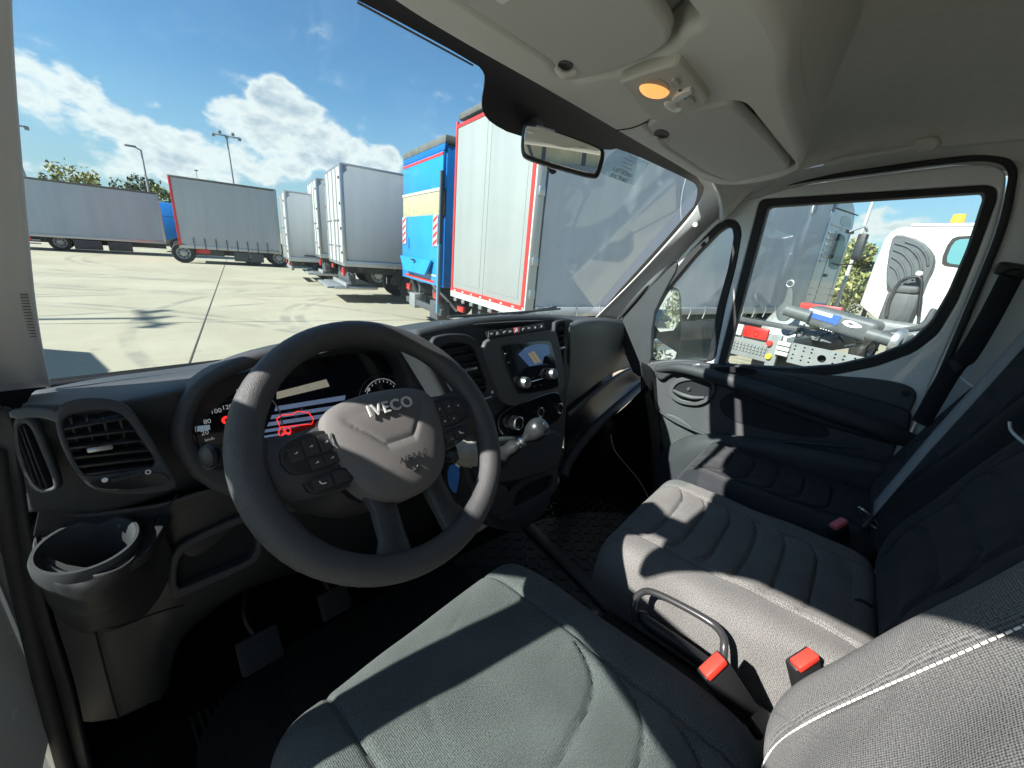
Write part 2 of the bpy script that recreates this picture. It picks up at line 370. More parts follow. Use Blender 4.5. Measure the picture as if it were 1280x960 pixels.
def cushion(name, M, a, b, T, m, parent, groove=None, nu=110, nv=130, nn=7, q=2.4, shape=None, base=.25, crown=.0):
    """rounded upholstered block: local x in [-a,a], y in [-b,b], soft top at z=T, M places it"""
    s = np.sin(np.linspace(-1, 1, nu)*math.pi/2); t = np.sin(np.linspace(-1, 1, nv)*math.pi/2)
    S, Tt = np.meshgrid(s, t)
    h = np.clip((1-np.abs(S)**nn)*(1-np.abs(Tt)**nn), 0, 1)**(1/q)
    X, Y = S*a, Tt*b
    # round the plan corners
    k = np.sqrt(np.clip(1-.5*Tt**6*.18, .5, 1)); X = X*(1-.06*np.abs(Tt)**6); Y = Y*(1-.05*np.abs(S)**6)
    if shape is not None: X, Y = shape(X, Y, S, Tt)
    Z = T*h*(1+crown*(1-S**2)*(1-Tt**2))
    if groove is not None: Z = Z + groove(X, Y)*np.clip(h*1.2, 0, 1)
    rs = np.random.RandomState(abs(int(a*1000))+abs(int(M[0][3]*100)))
    for _ in range(14):
        fx, fy = rs.normal(0, 22, 2); Z = Z + .00075*np.sin(X*fx+Y*fy+rs.rand()*6.28)*np.clip(h, 0, 1)
    for _ in range(5):   # faint sitting creases
        ca = rs.uniform(0, 3.14); u = X*np.cos(ca)+Y*np.sin(ca)-rs.uniform(-.2, .2); w_ = -X*np.sin(ca)+Y*np.cos(ca)-rs.uniform(-.15, .15)
        Z = Z - .0016*np.exp(-((u+.12*w_*w_)/.006)**2)*np.exp(-(w_/.07)**2)*np.clip(h, 0, 1)
    rows = [[Vector((X[i, j], Y[i, j], Z[i, j])) for j in range(nu)] for i in range(nv)]
    me = grid_mesh(rows, name)
    uvl = me.uv_layers[0]; li = np.empty(len(me.loops), dtype=np.int32); me.loops.foreach_get('vertex_index', li)
    du = np.empty(len(me.loops)*2); side = (1-np.clip(h, 0, 1))*T
    UX = (X+np.sign(X)*side*(np.abs(S) > np.abs(Tt))).ravel(); UY = (Y+np.sign(Y)*side*(np.abs(Tt) >= np.abs(S))).ravel()
    du[0::2] = UX[li]; du[1::2] = UY[li]; uvl.data.foreach_set('uv', du)
    # bottom
    bm = bmesh.new(); bm.from_mesh(me); bmesh.ops.holes_fill(bm, edges=bm.edges, sides=0); bm.to_mesh(me); bm.free()
    me.transform(M); return link(name, me, m, parent, 80)
def G(d, w): return np.exp(-(d/w)**2)
def frame(origin, xax, yax):
    x = Vector(xax).normalized(); y = Vector(yax); y = (y-x*y.dot(x)).normalized(); z = x.cross(y)
    M = Matrix((x, y, z)).transposed().to_4x4(); M.translation = Vector(origin); return M
# =================================================================== CAB SHELL
SPn = Vector((0, -1, .22)); SPp = H(660, 460, y=.66); SP = (SPp, SPn)          # centre stack face
DX = 1.78; DP = (Vector((DX, .3, 1.4)), Vector((-1, 0, 0)))                      # passenger door, inner face
WSn = Vector((0, -.59, -.52)); WS = (Vector((0, 1.12, 1.56)), WSn)               # windscreen plane
cab = thing('van_cab', 'inside of the van cab with cream roof lining, pale pillars and dark floor', 'van cab', (.8, .2, .8))
def off(pl, d): return (Vector(pl[0])+Vector(pl[1]).normalized()*d, pl[1])
# roof lining
rows = []
for y, dz in ((.50,-.16),(.40,-.04),(.2,.03),(-.1,.05),(-.5,.05),(-.95,0)):
    rows.append([Vector((x, y, z+dz)) for x, z in ((-.21,2.15),(-.10,2.24),(.15,2.31),(.6,2.33),(1.1,2.33),(1.45,2.315),(1.62,2.285),(1.71,2.24),(1.745,2.20))])
patch('roof_lining', rows, head, cab, (60, 30), .03)
box('rear_wall', (.82,-.97,1.55), (2.1,.05,1.6), head, cab)
box('driver_side_pillar', (-.13,-.72,1.5), (.06,.5,1.5), pillm, cab, bev=.02)
box('outer_roof', (.82,-.25,2.46), (2.0,1.6,.03), whitep, cab, bev=.01)
# roof side rails
tube('roof_rail', [(-.20,-.95,2.18),(-.20,-.2,2.19),(-.19,.3,2.17),(-.13,.58,2.1)], .035, whitep, cab, 14)
# floor
box('floor', (.82,.1,.76), (2.0,2.2,.05), carpet, cab)
box('firewall', (.82,1.2,1.12), (2.0,.05,.8), carpet, cab)
box('body_side', (-.165,1.15,1.17), (.03,.42,.84), whitep, cab, bev=.005)
box('body_side', (1.88,-.62,1.6), (.03,.80,1.6), whitep, cab, bev=.005)
box('body_side', (1.885,-.22,2.33), (.03,1.56,.30), whitep, cab, bev=.005)
box('body_side', (1.9,1.15,1.1), (.03,.5,.70), whitep, cab, bev=.005)
tube('pillar_frame', [(-.135,1.02,1.40),(-.135,.92,1.55),(-.135,.76,1.81),(-.135,.57,2.12)], .05, whitep, cab, 14)  # outer pillar tube added so its shadow crosses the wheel rim
# seat bases
box('seat_box', (.3,.1,.94), (.5,.5,.3), blackp, cab, bev=.02)
# windscreen
def wp(x, s): return Vector((x, 1.12-.52*s, 1.56+.59*s))
ws = plate('windscreen', [[wp(-.08,-.05), wp(1.95,-.05), wp(1.72,1.03), wp(.05,1.03)]], WS, .005, wglass, cab, 0, 0)
fr = [(300,-70),(445,-2),(596,80),(606,92),(606,104),(602,128),(604,142),(614,154),(640,168),(700,182),(760,188),(775,185),(864,226),(872,233),(872,246),(866,262),(748,392),
      (753,396),(872,265),(905,240),(905,200),(560,30),(300,-110)]
plate('tinted_band', [fr], off(WS, .004), .002, blackp, cab, 0, 1)
# dotted edge of the tinted band
dots = []
for k in range(150):
    t = k/149; px, py = 449+143*t, 0+78*t; p = H(px-1.6, py+3.2, pl=off(WS, .004)); dots.append((p, (.0022,.0022,.0022)))
struct(boxes('tint_dots', dots, blackp, cab), 'stuff')
stk = off(WS, .005)
plate('notice_sticker', [[(772,186),(812,204),(792,232),(749,216),(760,196)]], stk, .0006, glassmat('sticker_film', (.80,.86,.88), .4), cab, 0, 0)
uS = H(800,214,pl=stk)-H(765,198,pl=stk)
for s, px, py, sz in (('V-SET=90 KM/H', 778,216,.0092),('DEACTIVABLE', 774,222.5,.0092)):
    text('sticker_lettering', s, stk, (px, py), sz*1.9, blackp, cab, .0003, u=uS)
bars = []
Rs = Matrix((uS.normalized(), Vector(WSn).normalized().cross(uS.normalized()), Vector(WSn).normalized())).transposed(); rb_ = random.Random(4)
for i, (px, py, n_) in enumerate(((790,196,5),(787,200.5,8),(785,205,7),(783,209.5,9),(781,213,7))):
    c_ = H(px, py, pl=off(stk,.0008))
    for k in range(n_*2): bars.append((c_+Rs @ Vector(((k-n_)*.0042, rb_.uniform(-.001,.001), 0)), (rb_.uniform(.0018,.0032), rb_.uniform(.003,.0052), .0004), Rs))
struct(boxes('sticker_small_print', bars, mat('faint_ink',(.12,.15,.18),.6), cab), 'stuff')
# A pillars
pl_in = [(14,-60,.55),(15,20,.60),(20,110,.66),(27,200,.72),(35,290,.79),(43,370,.86),(52,430,.92),(63,484,.97)]
rows = []
for k, (dx, dy, dyy) in enumerate([(0,0,.04),(0,0,0),(-14,0,-.01),(-50,4,-.02),(-110,10,-.02),(-170,14,.04)]):
    rows.append([H(px+dx*(1), py+dy, y=yy+dyy) for px, py, yy in pl_in])
patch('driver_pillar_trim', rows, pillm, cab, (40, 20), .004)
gr = []
for i in range(15):
    for j in range(4):
        gr.append((H(26+j*2.6+i*.75, 368+i*3.7, y=.85+.004*i)+Vector((0,-.004,0)), (.0016,.0016,.0016)))
struct(boxes('pillar_grille', gr, mat('grille_hole',(.16,.16,.16),.8), cab), 'stuff')
# passenger A pillar : windscreen side to door side
rows = [[H(744,398,x=1.70), H(790,352,x=1.70), H(832,306,x=1.69), H(867,264,x=1.68), H(880,236,x=1.66), H(872,222,x=1.6)],
        [H(752,398,x=1.73), H(800,352,x=1.73), H(848,304,x=1.72), H(884,268,x=1.71), H(900,246,x=1.69), H(900,222,x=1.62)],
        [H(770,402,x=1.78), H(822,350,x=1.77), H(862,305,x=1.765), H(895,272,x=1.76), H(925,250,x=1.75), H(960,226,x=1.70)],
        [H(772,415,x=1.81), H(826,352,x=1.81), H(868,307,x=1.81), H(900,275,x=1.81), H(930,254,x=1.80), H(990,222,x=1.74)]]
patch('passenger_pillar_trim', rows, pillm, cab, (40, 16), .004)
lathe('pillar_clip', [(0,.004),(.008,.004),(.010,0)], H(869,281,x=1.70), (-1,-.5,-.1), pillm, cab, 16)
# roof side above passenger door
rows = [[H(870,220,x=1.60), H(940,222,x=1.66), H(1010,212,x=1.70), H(1100,196,x=1.72), H(1190,180,x=1.72), H(1290,170,x=1.72), H(1420,170,x=1.72)],
        [H(885,240,x=1.68), H(935,238,x=1.73), H(1010,224,x=1.755), H(1100,208,x=1.765), H(1200,196,x=1.765), H(1265,200,x=1.765), H(1440,210,x=1.76)],
        [H(893,256,x=1.74), H(935,250,x=1.765), H(1010,231,x=1.79), H(1100,218,x=1.80), H(1200,206,x=1.80), H(1262,214,x=1.80), H(1450,224,x=1.80)]]
patch('side_roof_trim', rows, head, cab, (50, 14), .004)
# B pillar passenger side (pale trim right of the door) down to the belt
rows = [[H(1262,215,x=1.78), H(1300,205,x=1.74), H(1420,190,x=1.72)],
        [H(1247,290,x=1.78), H(1300,270,x=1.74), H(1430,300,x=1.72)],
        [H(1205,400,x=1.78), H(1265,390,x=1.74), H(1400,400,x=1.72)],
        [H(1160,500,x=1.78), H(1240,500,x=1.74), H(1380,520,x=1.72)],
        [H(1120,580,x=1.78), H(1210,590,x=1.74), H(1360,640,x=1.72)]]
patch('passenger_side_pillar', rows, pillm, cab, (16, 30), .01)
# door sill and jamb seen at the lower left
rows = [[(-90,700,1.02),(-20,740,1.02),(18,770,1.02)],[(-90,800,.99),(0,820,1.0),(40,850,1.01)],[(-90,900,.95),(20,920,.97),(62,930,.98)],[(-90,1040,.9),(50,1040,.92),(92,1030,.93)]]
patch('sill_panel', rows, whitep, cab, (16, 20), .01)
hb = box('door_hinge', H(6,905,y=.93), (.05,.05,.035), whitep, cab, Matrix.Rotation(.4,3,'Y'), .008)
lathe('hinge_pin', [(0,.01),(.007,.01),(.008,.0),(.008,-.03)], H(4,868,y=.92), (0,-.3,1), satin, cab, 12)
rows = [[(-20,520,.86),(4,512,.86),(14,520,.86)],[(-8,600,.9),(14,600,.88),(30,640,.88)],[(10,720,.93),(40,740,.9),(58,760,.9)],[(40,850,.95),(72,860,.92),(92,880,.91)],[(75,960,.95),(100,975,.92),(122,1010,.9)]]
patch('jamb_trim', rows, rubber, cab, (14, 30), .01)
tube('door_seal', [H(-4,560,y=.88),H(12,660,y=.90),H(32,760,y=.92),H(56,860,y=.92),H(88,980,y=.92)], .012, rubber, cab)

# =================================================================== OVERHEAD CONSOLE
oc = thing('overhead_console', 'moulded cream grey console along the top of the windscreen, with recesses for both visors', 'overhead console', (.9,.4,2.2))
# underside plane through the windscreen edge line and the rear lip
OP = (Vector((.9,.57,2.14)), Vector((0,.13,-1)))
vis1 = [(480,-60),(690,77),(697,92),(716,102),(760,92),(810,74),(836,56),(838,40),(790,-30),(760,-80)]
vis1h = [(470,-66),(560,-6),(688,78),(696,94),(716,104),(765,94),(815,76),(840,58),(848,44),(868,36),(872,26),(850,0),(800,-80)]
vis2 = [(806,158),(822,149),(868,138),(905,131),(914,133),(960,175),(986,206),(984,213),(955,221),(925,227),(905,224),(880,214),(838,186)]
vis2h = [(805,157),(822,147),(870,135),(907,127),(925,129),(934,136),(968,178),(993,206),(988,213),(955,222),(925,228),(903,225),(878,215),(836,187)]
outer = [(380,-80),(480,-3),(560,46),(680,112),(775,167),(840,204),(876,226),(905,233),(950,230),(990,220),(1004,205),(1003,188),(990,150),(980,110),(986,70),(970,30),(940,-20),(900,-80)]
plate('console_shell', [outer, vis1h, vis2h], OP, .05, headp, oc, .012, [2,-3,-3], 4)
lipo = [(380,-80),(480,-2),(560,46),(680,112),(775,167),(840,204),(876,226),(905,233),(950,230),(990,220),(1006,205),(1005,188),(992,150),(982,110),(988,70),(972,30),(942,-20),(902,-80)]
plate('console_upper', [[H(a,b,pl=OP)+Vector((0,.0,.05)) for a, b in lipo]], (Vector(OP[0])+Vector((0,0,.05)), OP[1]), .2, headp, oc, .01)
tube('console_seam', [H(770,163,pl=off(OP,.001)),H(790,160,pl=off(OP,.001)),H(810,152,pl=off(OP,.001))], .0012, void, oc)
tube('channel_slot', [H(928,140,pl=off(OP,-.03)),H(960,172,pl=off(OP,-.03)),H(982,200,pl=off(OP,-.03))], .004, blackp, oc)
def visor(lab, poly, clip, grp='cream sun visors'):
    v = thing('sun_visor', lab, 'sun visor', H(poly[0][0], poly[0][1], pl=OP), 0, grp)
    plate('visor_panel', [poly], off(OP, .006), .018, visorm, v, .006, -3, 4)
    c = H(clip[0], clip[1], pl=off(OP, .004))
    plate('clip_recess', [[(clip[0]-11,clip[1]-3),(clip[0]-2,clip[1]-9),(clip[0]+11,clip[1]-4),(clip[0]+10,clip[1]+2),(clip[0]-2,clip[1]+6)]], off(OP,.0072), .003, blackp, v, .0005)
    tube('hinge_clip', [c+Vector((-.014,.006,-.004)), c+Vector((0,0,-.010)), c+Vector((.012,-.012,-.004))], [.004,.006,.0045], headp, v, 10)
    return v
visor('large folded sun visor at the top of the picture above the steering wheel', vis1, (706,84))
visor('folded sun visor on the passenger side between the roof lamp and the door', vis2, (826,170))
plate('visor_label', [[(612,-4),(622,-12),(640,-2),(628,6)]], off(OP,.0075), .0008, whitet, oc, 0, 0)
# interior lamp
lm = thing('roof_lamp', 'cream roof lamp unit with one glowing orange lens and one clear lens', 'roof lamp', H(827,115,pl=OP))
plate('lamp_housing', [[(773,105),(779,102),(840,81),(850,84),(884,125),(883,131),(824,153),(815,150)]], off(OP,.012), .02, mat('lamp_plastic',(.55,.53,.47),.5), lm, .004, 1, 3)
plate('lamp_recess', [[(797,110),(806,101),(822,98),(836,106),(837,116),(824,126),(806,124),(798,118)]], off(OP,.0128), .001, mat('lamp_recess_plastic',(.5,.42,.32),.5), lm, .0004)
def dome(name, c, rx, ry, m, parent, dz=.009):
    o = H(c[0], c[1], pl=off(OP,.012)); u, v, n = basis(OP[1]); rows = []
    for i in range(9):
        a = i/8*math.pi/2
        rows.append([o+(u*rx*math.cos(k*math.pi/14)+v*ry*math.sin(k*math.pi/14))*math.cos(a)+n*dz*math.sin(a) for k in range(28)])
    return link(name, grid_mesh(rows, name, True), m, parent, 60)
dome('lit_lens', (818,112), .026, .021, lampm, lm)
dome('clear_lens', (841,133), .024, .012, lens, lm, .005)
for (a, b) in ((843,106),(862,128)):
    plate('lamp_switch', [[(a-7,b-3),(a+2,b-6),(a+8,b+3),(a-1,b+6)]], off(OP,.016), .005, mat('switch_plastic',(.45,.44,.41),.5), lm, .001, 1)
plate('lamp_switch', [[(838,124),(861,112),(866,118),(842,130)]], off(OP,.017), .006, lens, lm, .001, 1)
for (a, b) in ((851,113),(858,123)):
    lathe('lamp_screw', [(0,.001),(.003,.001),(.0032,0)], H(a,b,pl=off(OP,.0125)), OP[1], void, lm, 10)
# grab handle
gh = thing('grab_handle', 'pale grey grab handle on the roof above the passenger door', 'grab handle', H(1100,195,x=1.72))
P = [H(1036,206,x=1.74),H(1046,202,x=1.70),H(1075,196,x=1.68),H(1110,190,x=1.68),H(1145,185,x=1.69),H(1160,183,x=1.70),H(1172,180,x=1.74)]
tube('handle_grip', P, [.016,.014,.011,.010,.011,.016,.018], headp, gh, 16, smooth=6, flat=.7)
plate('handle_cap', [[(1142,178),(1150,173),(1172,171),(1176,178),(1168,189),(1148,192),(1140,186)]], (Vector((1.695,0,2.2)), Vector((-1,-.05,-.35))), .02, headp, gh, .006)

# =================================================================== REAR VIEW MIRROR
rm = thing('rear_view_mirror', 'black framed interior mirror hanging from the dark tint of the windscreen', 'mirror', H(700,188,y=.52))
mc = H(703,188,y=.50); md = (mc-CAMP).normalized(); rv = Vector((-.80,-.60,.10)).normalized(); mn = (rv-md).normalized(); MP = (mc, mn)
plate('mirror_case', [[(656,151),(700,163),(752,182),(758,190),(751,218),(745,223),(700,211),(656,198),(650,190),(652,160)]], off(MP,.002), .035, blackp, rm, .008, 2, 4)
plate('mirror_glass', [[(660,156),(700,167),(748,185),(752,191),(746,215),(741,218),(700,207),(660,194),(655,188),(656,162)]], off(MP,.0035), .003, mirror, rm, .0005, 1)
plate('dip_tab', [[(683,209),(697,213),(693,217),(688,217)]], off(MP,-.01), .012, blackp, rm, .002, 1)
tube('mirror_stalk', [mc+Vector((0,.02,.0)), mc+Vector((-.01,.06,.03)), H(668,158,pl=off(WS,.01))], [.012,.012,.02], blackp, rm)

# =================================================================== DASHBOARD
da = thing('dashboard', 'dark grey plastic dashboard running the full width under the windscreen', 'dashboard', (.8,.9,1.3))
r0_ = [(45,488,1.15),(130,472,1.15),(240,457,1.15),(330,440,1.15),(420,424,1.15),(500,411,1.15),(560,400,1.15),(620,394,1.15),(680,393,1.15),(752,397,1.1)]
r1_ = [(40,492,.98),(130,480,1.0),(240,463,1.02),(330,446,1.02),(420,430,1.0),(500,418,.98),(560,404,.97),(620,397,.97),(680,396,.97),(752,399,.96)]
r2_ = [(34,502,.83),(130,498,.82),(240,478,.82),(330,456,.84),(420,436,.84),(500,425,.82),(560,408,.76),(612,402,.72),(690,399,.73),(752,401,.84)]
r3_ = [(26,512,.78),(130,512,.775),(240,500,.80),(330,475,.84),(420,460,.86),(500,450,.84),(560,425,.74),(612,415,.70),(690,412,.715),(752,412,.82)]
r4_ = [(26,560,.80),(130,560,.80),(240,550,.82),(330,545,.92),(420,530,.92),(500,515,.88),(560,490,.78),(612,480,.74),(690,470,.75),(752,450,.84)]
r5_ = [(36,640,.84),(130,640,.83),(240,612,.84),(330,598,.90),(420,590,.92),(500,580,.9),(560,560,.84),(612,560,.80),(690,540,.80),(752,500,.88)]
patch('upper_dash', [r0_, r1_, r2_, r3_, r4_, r5_], dashm, da, (90, 60), .003)
tube('dash_edge_highlight', [H(70,486,y=1.0),H(130,478,y=1.02),H(240,462,y=1.04),H(330,445,y=1.04)], .0012, satin, da)
# knee panel
k0 = [(48,636,.84),(90,642,.84),(130,640,.83),(200,630,.81),(260,612,.80),(330,600,.80),(420,590,.82),(540,590,.86)]
k1 = [(42,690,.86),(90,700,.86),(130,700,.85),(192,690,.84),(250,676,.82),(330,650,.83),(420,640,.84),(540,640,.88)]
k2 = [(66,765,.88),(100,780,.87),(135,785,.86),(185,765,.85),(230,755,.84),(310,722,.85),(400,690,.88),(540,668,.92)]
k3 = [(92,850,.90),(115,855,.89),(140,850,.88),(186,835,.87),(212,805,.87),(270,755,.88),(370,712,.92),(530,682,.96)]
k4 = [(104,902,.91),(120,902,.90),(150,896,.89),(186,880,.88),(208,864,.89),(235,790,.93),(350,722,.98),(530,690,1.0)]
patch('knee_panel', [k0, k1, k2, k3, k4], mat('knee_plastic', (.026,.0265,.028), .5, bump=.5, bscale=900, var=.12, vscale=9), da, (80, 50), .004)
kn = (H(160,800,y=.86), Vector((-.1,-1,.1)))
tube('panel_seam', [H(118,783,y=.845),H(122,800,y=.855),H(135,850,y=.87),H(148,898,y=.885)], .0017, void, da)
tube('panel_seam', [H(118,786,y=.845),H(150,783,y=.84),H(190,768,y=.83),H(230,756,y=.825)], .0017, void, da)
tube('panel_seam', [H(222,618,y=.79),H(196,655,y=.80),H(178,700,y=.815),H(165,745,y=.835),H(148,776,y=.84),H(112,776,y=.85),H(72,742,y=.86),H(40,690,y=.855)], .0015, void, da)
# open bin under the left of the wheel
BP = (H(275,700,y=.81), Vector((-.05,-1,.05)))
bino = [(216,690),(240,672),(300,645),(325,640),(330,662),(328,700),(300,715),(240,742),(214,752),(212,720)]
plate('storage_bin', [bino, [(226,694),(245,680),(300,655),(318,652),(321,668),(319,696),(296,708),(240,731),(222,738),(221,715)]], off(BP,.01), .03, dashm, da, .004, [1,1], 3)
plate('bin_shade', [[(222,690),(245,675),(300,651),(322,650),(322,700),(296,712),(240,735),(218,742)]], off(BP,-.012), .002, void, da, .0004, 1)  # flat black sheet stands in for the shade inside the bin
# cup holder
cc = H(111,684,y=.79); ax = Vector((0.02,-.16,1)).normalized()
R0 = (H(171,684,y=.79)-H(51,684,y=.79)).length/2*.98
lathe('cup_holder', [(R0*1.0,-.04),(R0*1.14,-.02),(R0*1.14,.002),(R0*1.09,.010),(R0*1.01,.010),(R0*.94,.002),(R0*.88,-.02),(R0*.8,-.10),(0,-.10)], cc, ax, dashm, da, 48, ang=60)
# moulded pod that carries the cup holder, flowing down into the lower panel
pr = lambda px, py: H(px, py, pl=(cc, ax))
rim_ = [pr(a, b) for a, b in ((44,668),(50,692),(66,708),(88,716),(111,719),(136,716),(157,707),(172,692),(180,668),(196,646))]
row2 = [H(a,b,y=y) for a,b,y in ((40,690,.83),(50,716,.775),(68,734,.745),(90,744,.735),(112,748,.73),(138,744,.735),(162,732,.75),(180,714,.765),(192,692,.785),(206,664,.80))]
row3 = [H(a,b,y=y) for a,b,y in ((46,722,.86),(60,750,.83),(76,764,.815),(94,774,.81),(114,779,.808),(142,774,.81),(168,760,.81),(188,738,.81),(202,712,.81),(214,684,.81))]
row4 = [H(a,b,y=y) for a,b,y in ((58,752,.90),(72,772,.89),(86,784,.885),(100,792,.88),(118,796,.88),(146,790,.87),(176,776,.86),(198,752,.85),(212,726,.84),(224,700,.83))]
patch('cup_pod', [rim_, row2, row3, row4], MATS['knee_plastic'], da, (48, 24), .003)
u__, v__, n__ = basis(ax)
plate('cup_shelf', [[H(a,b,pl=(cc-ax*.004,ax)) for a,b in ((34,652),(60,642),(130,638),(200,632),(216,640),(198,672),(178,696),(150,708),(111,713),(70,706),(46,688))], [cc-ax*.004+(u__*math.cos(k/24*6.283)+v__*math.sin(k/24*6.283))*R0*1.0 for k in range(24)]], (cc-ax*.004, ax), .02, MATS['knee_plastic'], da, .003, [1,0])
# left air vents
VP_ = (H(140,555,y=.735), Vector((.05,-1,.25)))
def vent(name, outer, hole, pl, bars, m=dashm, blen=.0035, knob=None, depth=.03, smo=2):
    v = plate(name, [outer, hole], pl, .014, m, da, .004, [smo, smo], 3)
    plate('vent_shade', [outer], off(pl, -depth), .002, void, v, .0004, smo)  # black sheet stands in for the shaded depth behind the slats
    for a, b in bars:
        A, B = H(a[0], a[1], pl=off(pl,-.010)), H(b[0], b[1], pl=off(pl,-.010)); d = B-A; n = Vector(pl[1]).normalized(); w = n.cross(d.normalized())
        Rm = Matrix((d.normalized(), w, n)).transposed()
        box('slat', (A+B)/2, (d.length, blen, .016), blackp, v, Rm @ Matrix.Rotation(.35, 3, 'X'), .001)
    if knob:
        A, B = [H(q[0], q[1], pl=off(pl,.0)) for q in knob]; d = B-A; n = Vector(pl[1]).normalized(); w = n.cross(d.normalized())
        box('vent_tab', (A+B)/2, (d.length, .007, .012), satin, v, Matrix((d.normalized(), w, n)).transposed(), .002)
    return v
vo = [(68,508),(100,497),(135,497),(162,506),(185,540),(212,585),(224,606),(215,614),(170,620),(118,616),(92,588),(72,548)]
vh = [(78,522),(108,514),(142,512),(160,524),(178,552),(200,582),(170,588),(104,597),(94,575),(80,542)]
v = vent('driver_vent', vo, vh, VP_, [((78,534),(164,519)),((80,546),(172,535)),((84,558),(180,548)),((88,570),(188,560)),((92,581),(196,570)),((98,591),(200,580))], knob=((108,563),(141,558)))
for t in range(5): 
    A, B = H(92+t*20, 518, pl=off(VP_,-.022)), H(104+t*20, 594, pl=off(VP_,-.022)); d = (B-A)
    box('vane', (A+B)/2, (.003,.012,d.length), blackp, v, Matrix.Identity(3), .0005)
plate('slider_panel', [[(106,601),(150,596),(203,588),(216,603),(170,612),(124,613)]], off(VP_,.002), .006, gloss, v, .001, 1)
tube('slider', [H(138,601,pl=off(VP_,.006)),H(178,592,pl=off(VP_,.006))], .0035, blackp, v)
lathe('slider_mark', [(0,.001),(.0032,.001),(.0034,0)], H(131,600,pl=off(VP_,.003)), VP_[1], whitet, v, 14)
lathe('slider_mark', [(.002,.001),(.0034,.001),(.0036,0)], H(185,590,pl=off(VP_,.003)), VP_[1], whitet, v, 14)
SV = (H(45,570,y=.76), Vector((-.35,-1,.2)))
v = vent('demist_vent', [(14,524),(30,518),(44,526),(60,560),(76,606),(70,616),(48,618),(30,600),(18,562)], [(22,532),(34,529),(46,556),(66,604),(64,611),(48,612),(34,590),(24,560)], SV, [((26,532),(54,612)),((31,530),(60,612)),((36,530),(66,610))], blen=.002)
plate('grained_strip', [[(9,512),(40,508),(84,516),(74,530),(60,524),(40,521),(12,524)]], (H(40,516,y=.755), Vector((-.2,-1,.5))), .01, satin if False else dash2, da, .003, 1)
# instrument binnacle
HP = (H(380,500,y=.755), Vector((0,-1,.18)))
ho = [(212,560),(225,500),(262,462),(330,436),(430,418),(505,424),(528,452),(542,500),(552,560),(540,620),(400,650),(260,620)]
hh = [(240,548),(246,512),(270,478),(340,452),(430,436),(488,438),(508,462),(516,505),(512,560),(490,590),(400,610),(262,585)]
plate('instrument_hood', [ho, hh], HP, .07, dashm, da, .012, [2,2], 4)
CP = (H(380,520,y=.812), Vector((0,-1,.22)))
cl = plate('instrument_cluster', [[(236,560),(240,505),(275,470),(340,450),(430,432),(500,435),(520,470),(525,560),(500,600),(260,600)]], CP, .01, gloss, da, .002, 1)
C1 = off(CP, .0012); C2 = off(CP, .0022)
uC = Vector((1,0,0))
for s, px, py in (('80',259,527),('100',270,514),('120',284,509),('20',256,541),('km/h',262,549)):
    text('dial_number', s, C1, (px, py), .0115 if s != 'km/h' else .007, dialp, cl, .0003)
for k in range(22):
    a = math.radians(200-k*6.2); c = H(292,536,pl=C1); r = .072
    uu, vv, nn_ = basis(CP[1]); p = c+uu*r*math.cos(a)+vv*r*math.sin(a)
    box('dial_tick', p, (.0016,.0016,.006 if k % 3 else .010), dialp, cl, None, 0)
lathe('dial_lamp', [(.003,.001),(.0075,.001),(.0075,0)], H(283,525,pl=C1), CP[1], redem, cl, 16)
plate('display', [[(345,476),(432,462),(438,470),(432,520),(420,545),(330,560),(330,500)]], C1, .0008, screen, cl, 0, 0)
plate('mileage_window', [[(244,533),(262,531),(263,537),(244,540)]], C2, .0006, mat('lcd_blue',(.28,.36,.45),.3,emit=.15), cl, 0, 0)
reflm = mat('reflection_stripe', (.16,.22,.36), .3, emit=.16)  # striped reflection on the display, put in as glowing bars
for (x0, y0, x1, y1, h) in ((345,508,432,494,6),(340,519,432,505,5),(336,528,430,514,5),(332,537,428,522,4),(328,545,424,530,3)):
    plate('reflection_bar', [[(x0,y0),(x1,y1),(x1-1,y1+h),(x0-2,y0+h)]], C2, .0006, reflm, cl, 0, 0)
plate('display_header', [[(346,490),(408,474),(412,483),(346,499)]], C2, .0006, mat('lcd_cream', (.40,.38,.30), .4, emit=.16, var=.3, vscale=200), cl, 0, 0)
def ring(name, px, py, r, a0, a1, m, w=.0009, n=20):
    c = H(px, py, pl=off(CP,.003)); uu, vv, nn_ = basis(CP[1])
    return tube(name, [c+uu*r*math.cos(a0+(a1-a0)*k/n)+vv*r*math.sin(a0+(a1-a0)*k/n) for k in range(n+1)], w, m, cl, 6, False, 1)
dimr = mat('dial_ring', (.10,.11,.12), .3, .6)
ring('dial_rim', 292, 536, .082, 0, 6.28, dimr, .0014, 40); ring('dial_rim', 292, 536, .055, .3, 3.6, dimr)
ring('dial_rim', 478, 498, .060, 0, 6.28, dimr, .0014, 40); ring('dial_arc', 478, 498, .048, .6, 2.6, dialp)
ring('dial_arc', 478, 498, .048, -2.4, -.7, mat('dim_red',(.4,.03,.02),.5,emit=.25))
for k in range(9):
    c = H(478,498,pl=off(CP,.003)); uu, vv, nn_ = basis(CP[1]); a = .6+k*.25
    box('dial_tick', c+uu*.042*math.cos(a)+vv*.042*math.sin(a), (.0014,.001,.005), dialp, cl, None, 0)
box('fuel_symbol', H(461,487,pl=off(CP,.003)), (.006,.001,.008), dialp, cl, None, 0)
for k in range(7): box('warning_symbol', H(372+k*9,546-k*2.6,pl=off(CP,.003)), (.007,.001,.006), redem if k < 4 else dimr, cl, None, 0)
plate('red_glow_bar', [[(362,536),(404,524),(404,532),(364,544)]], off(CP,.0026), .0006, mat('dim_red2',(.16,.012,.01),.4,emit=.06), cl, 0, 0)
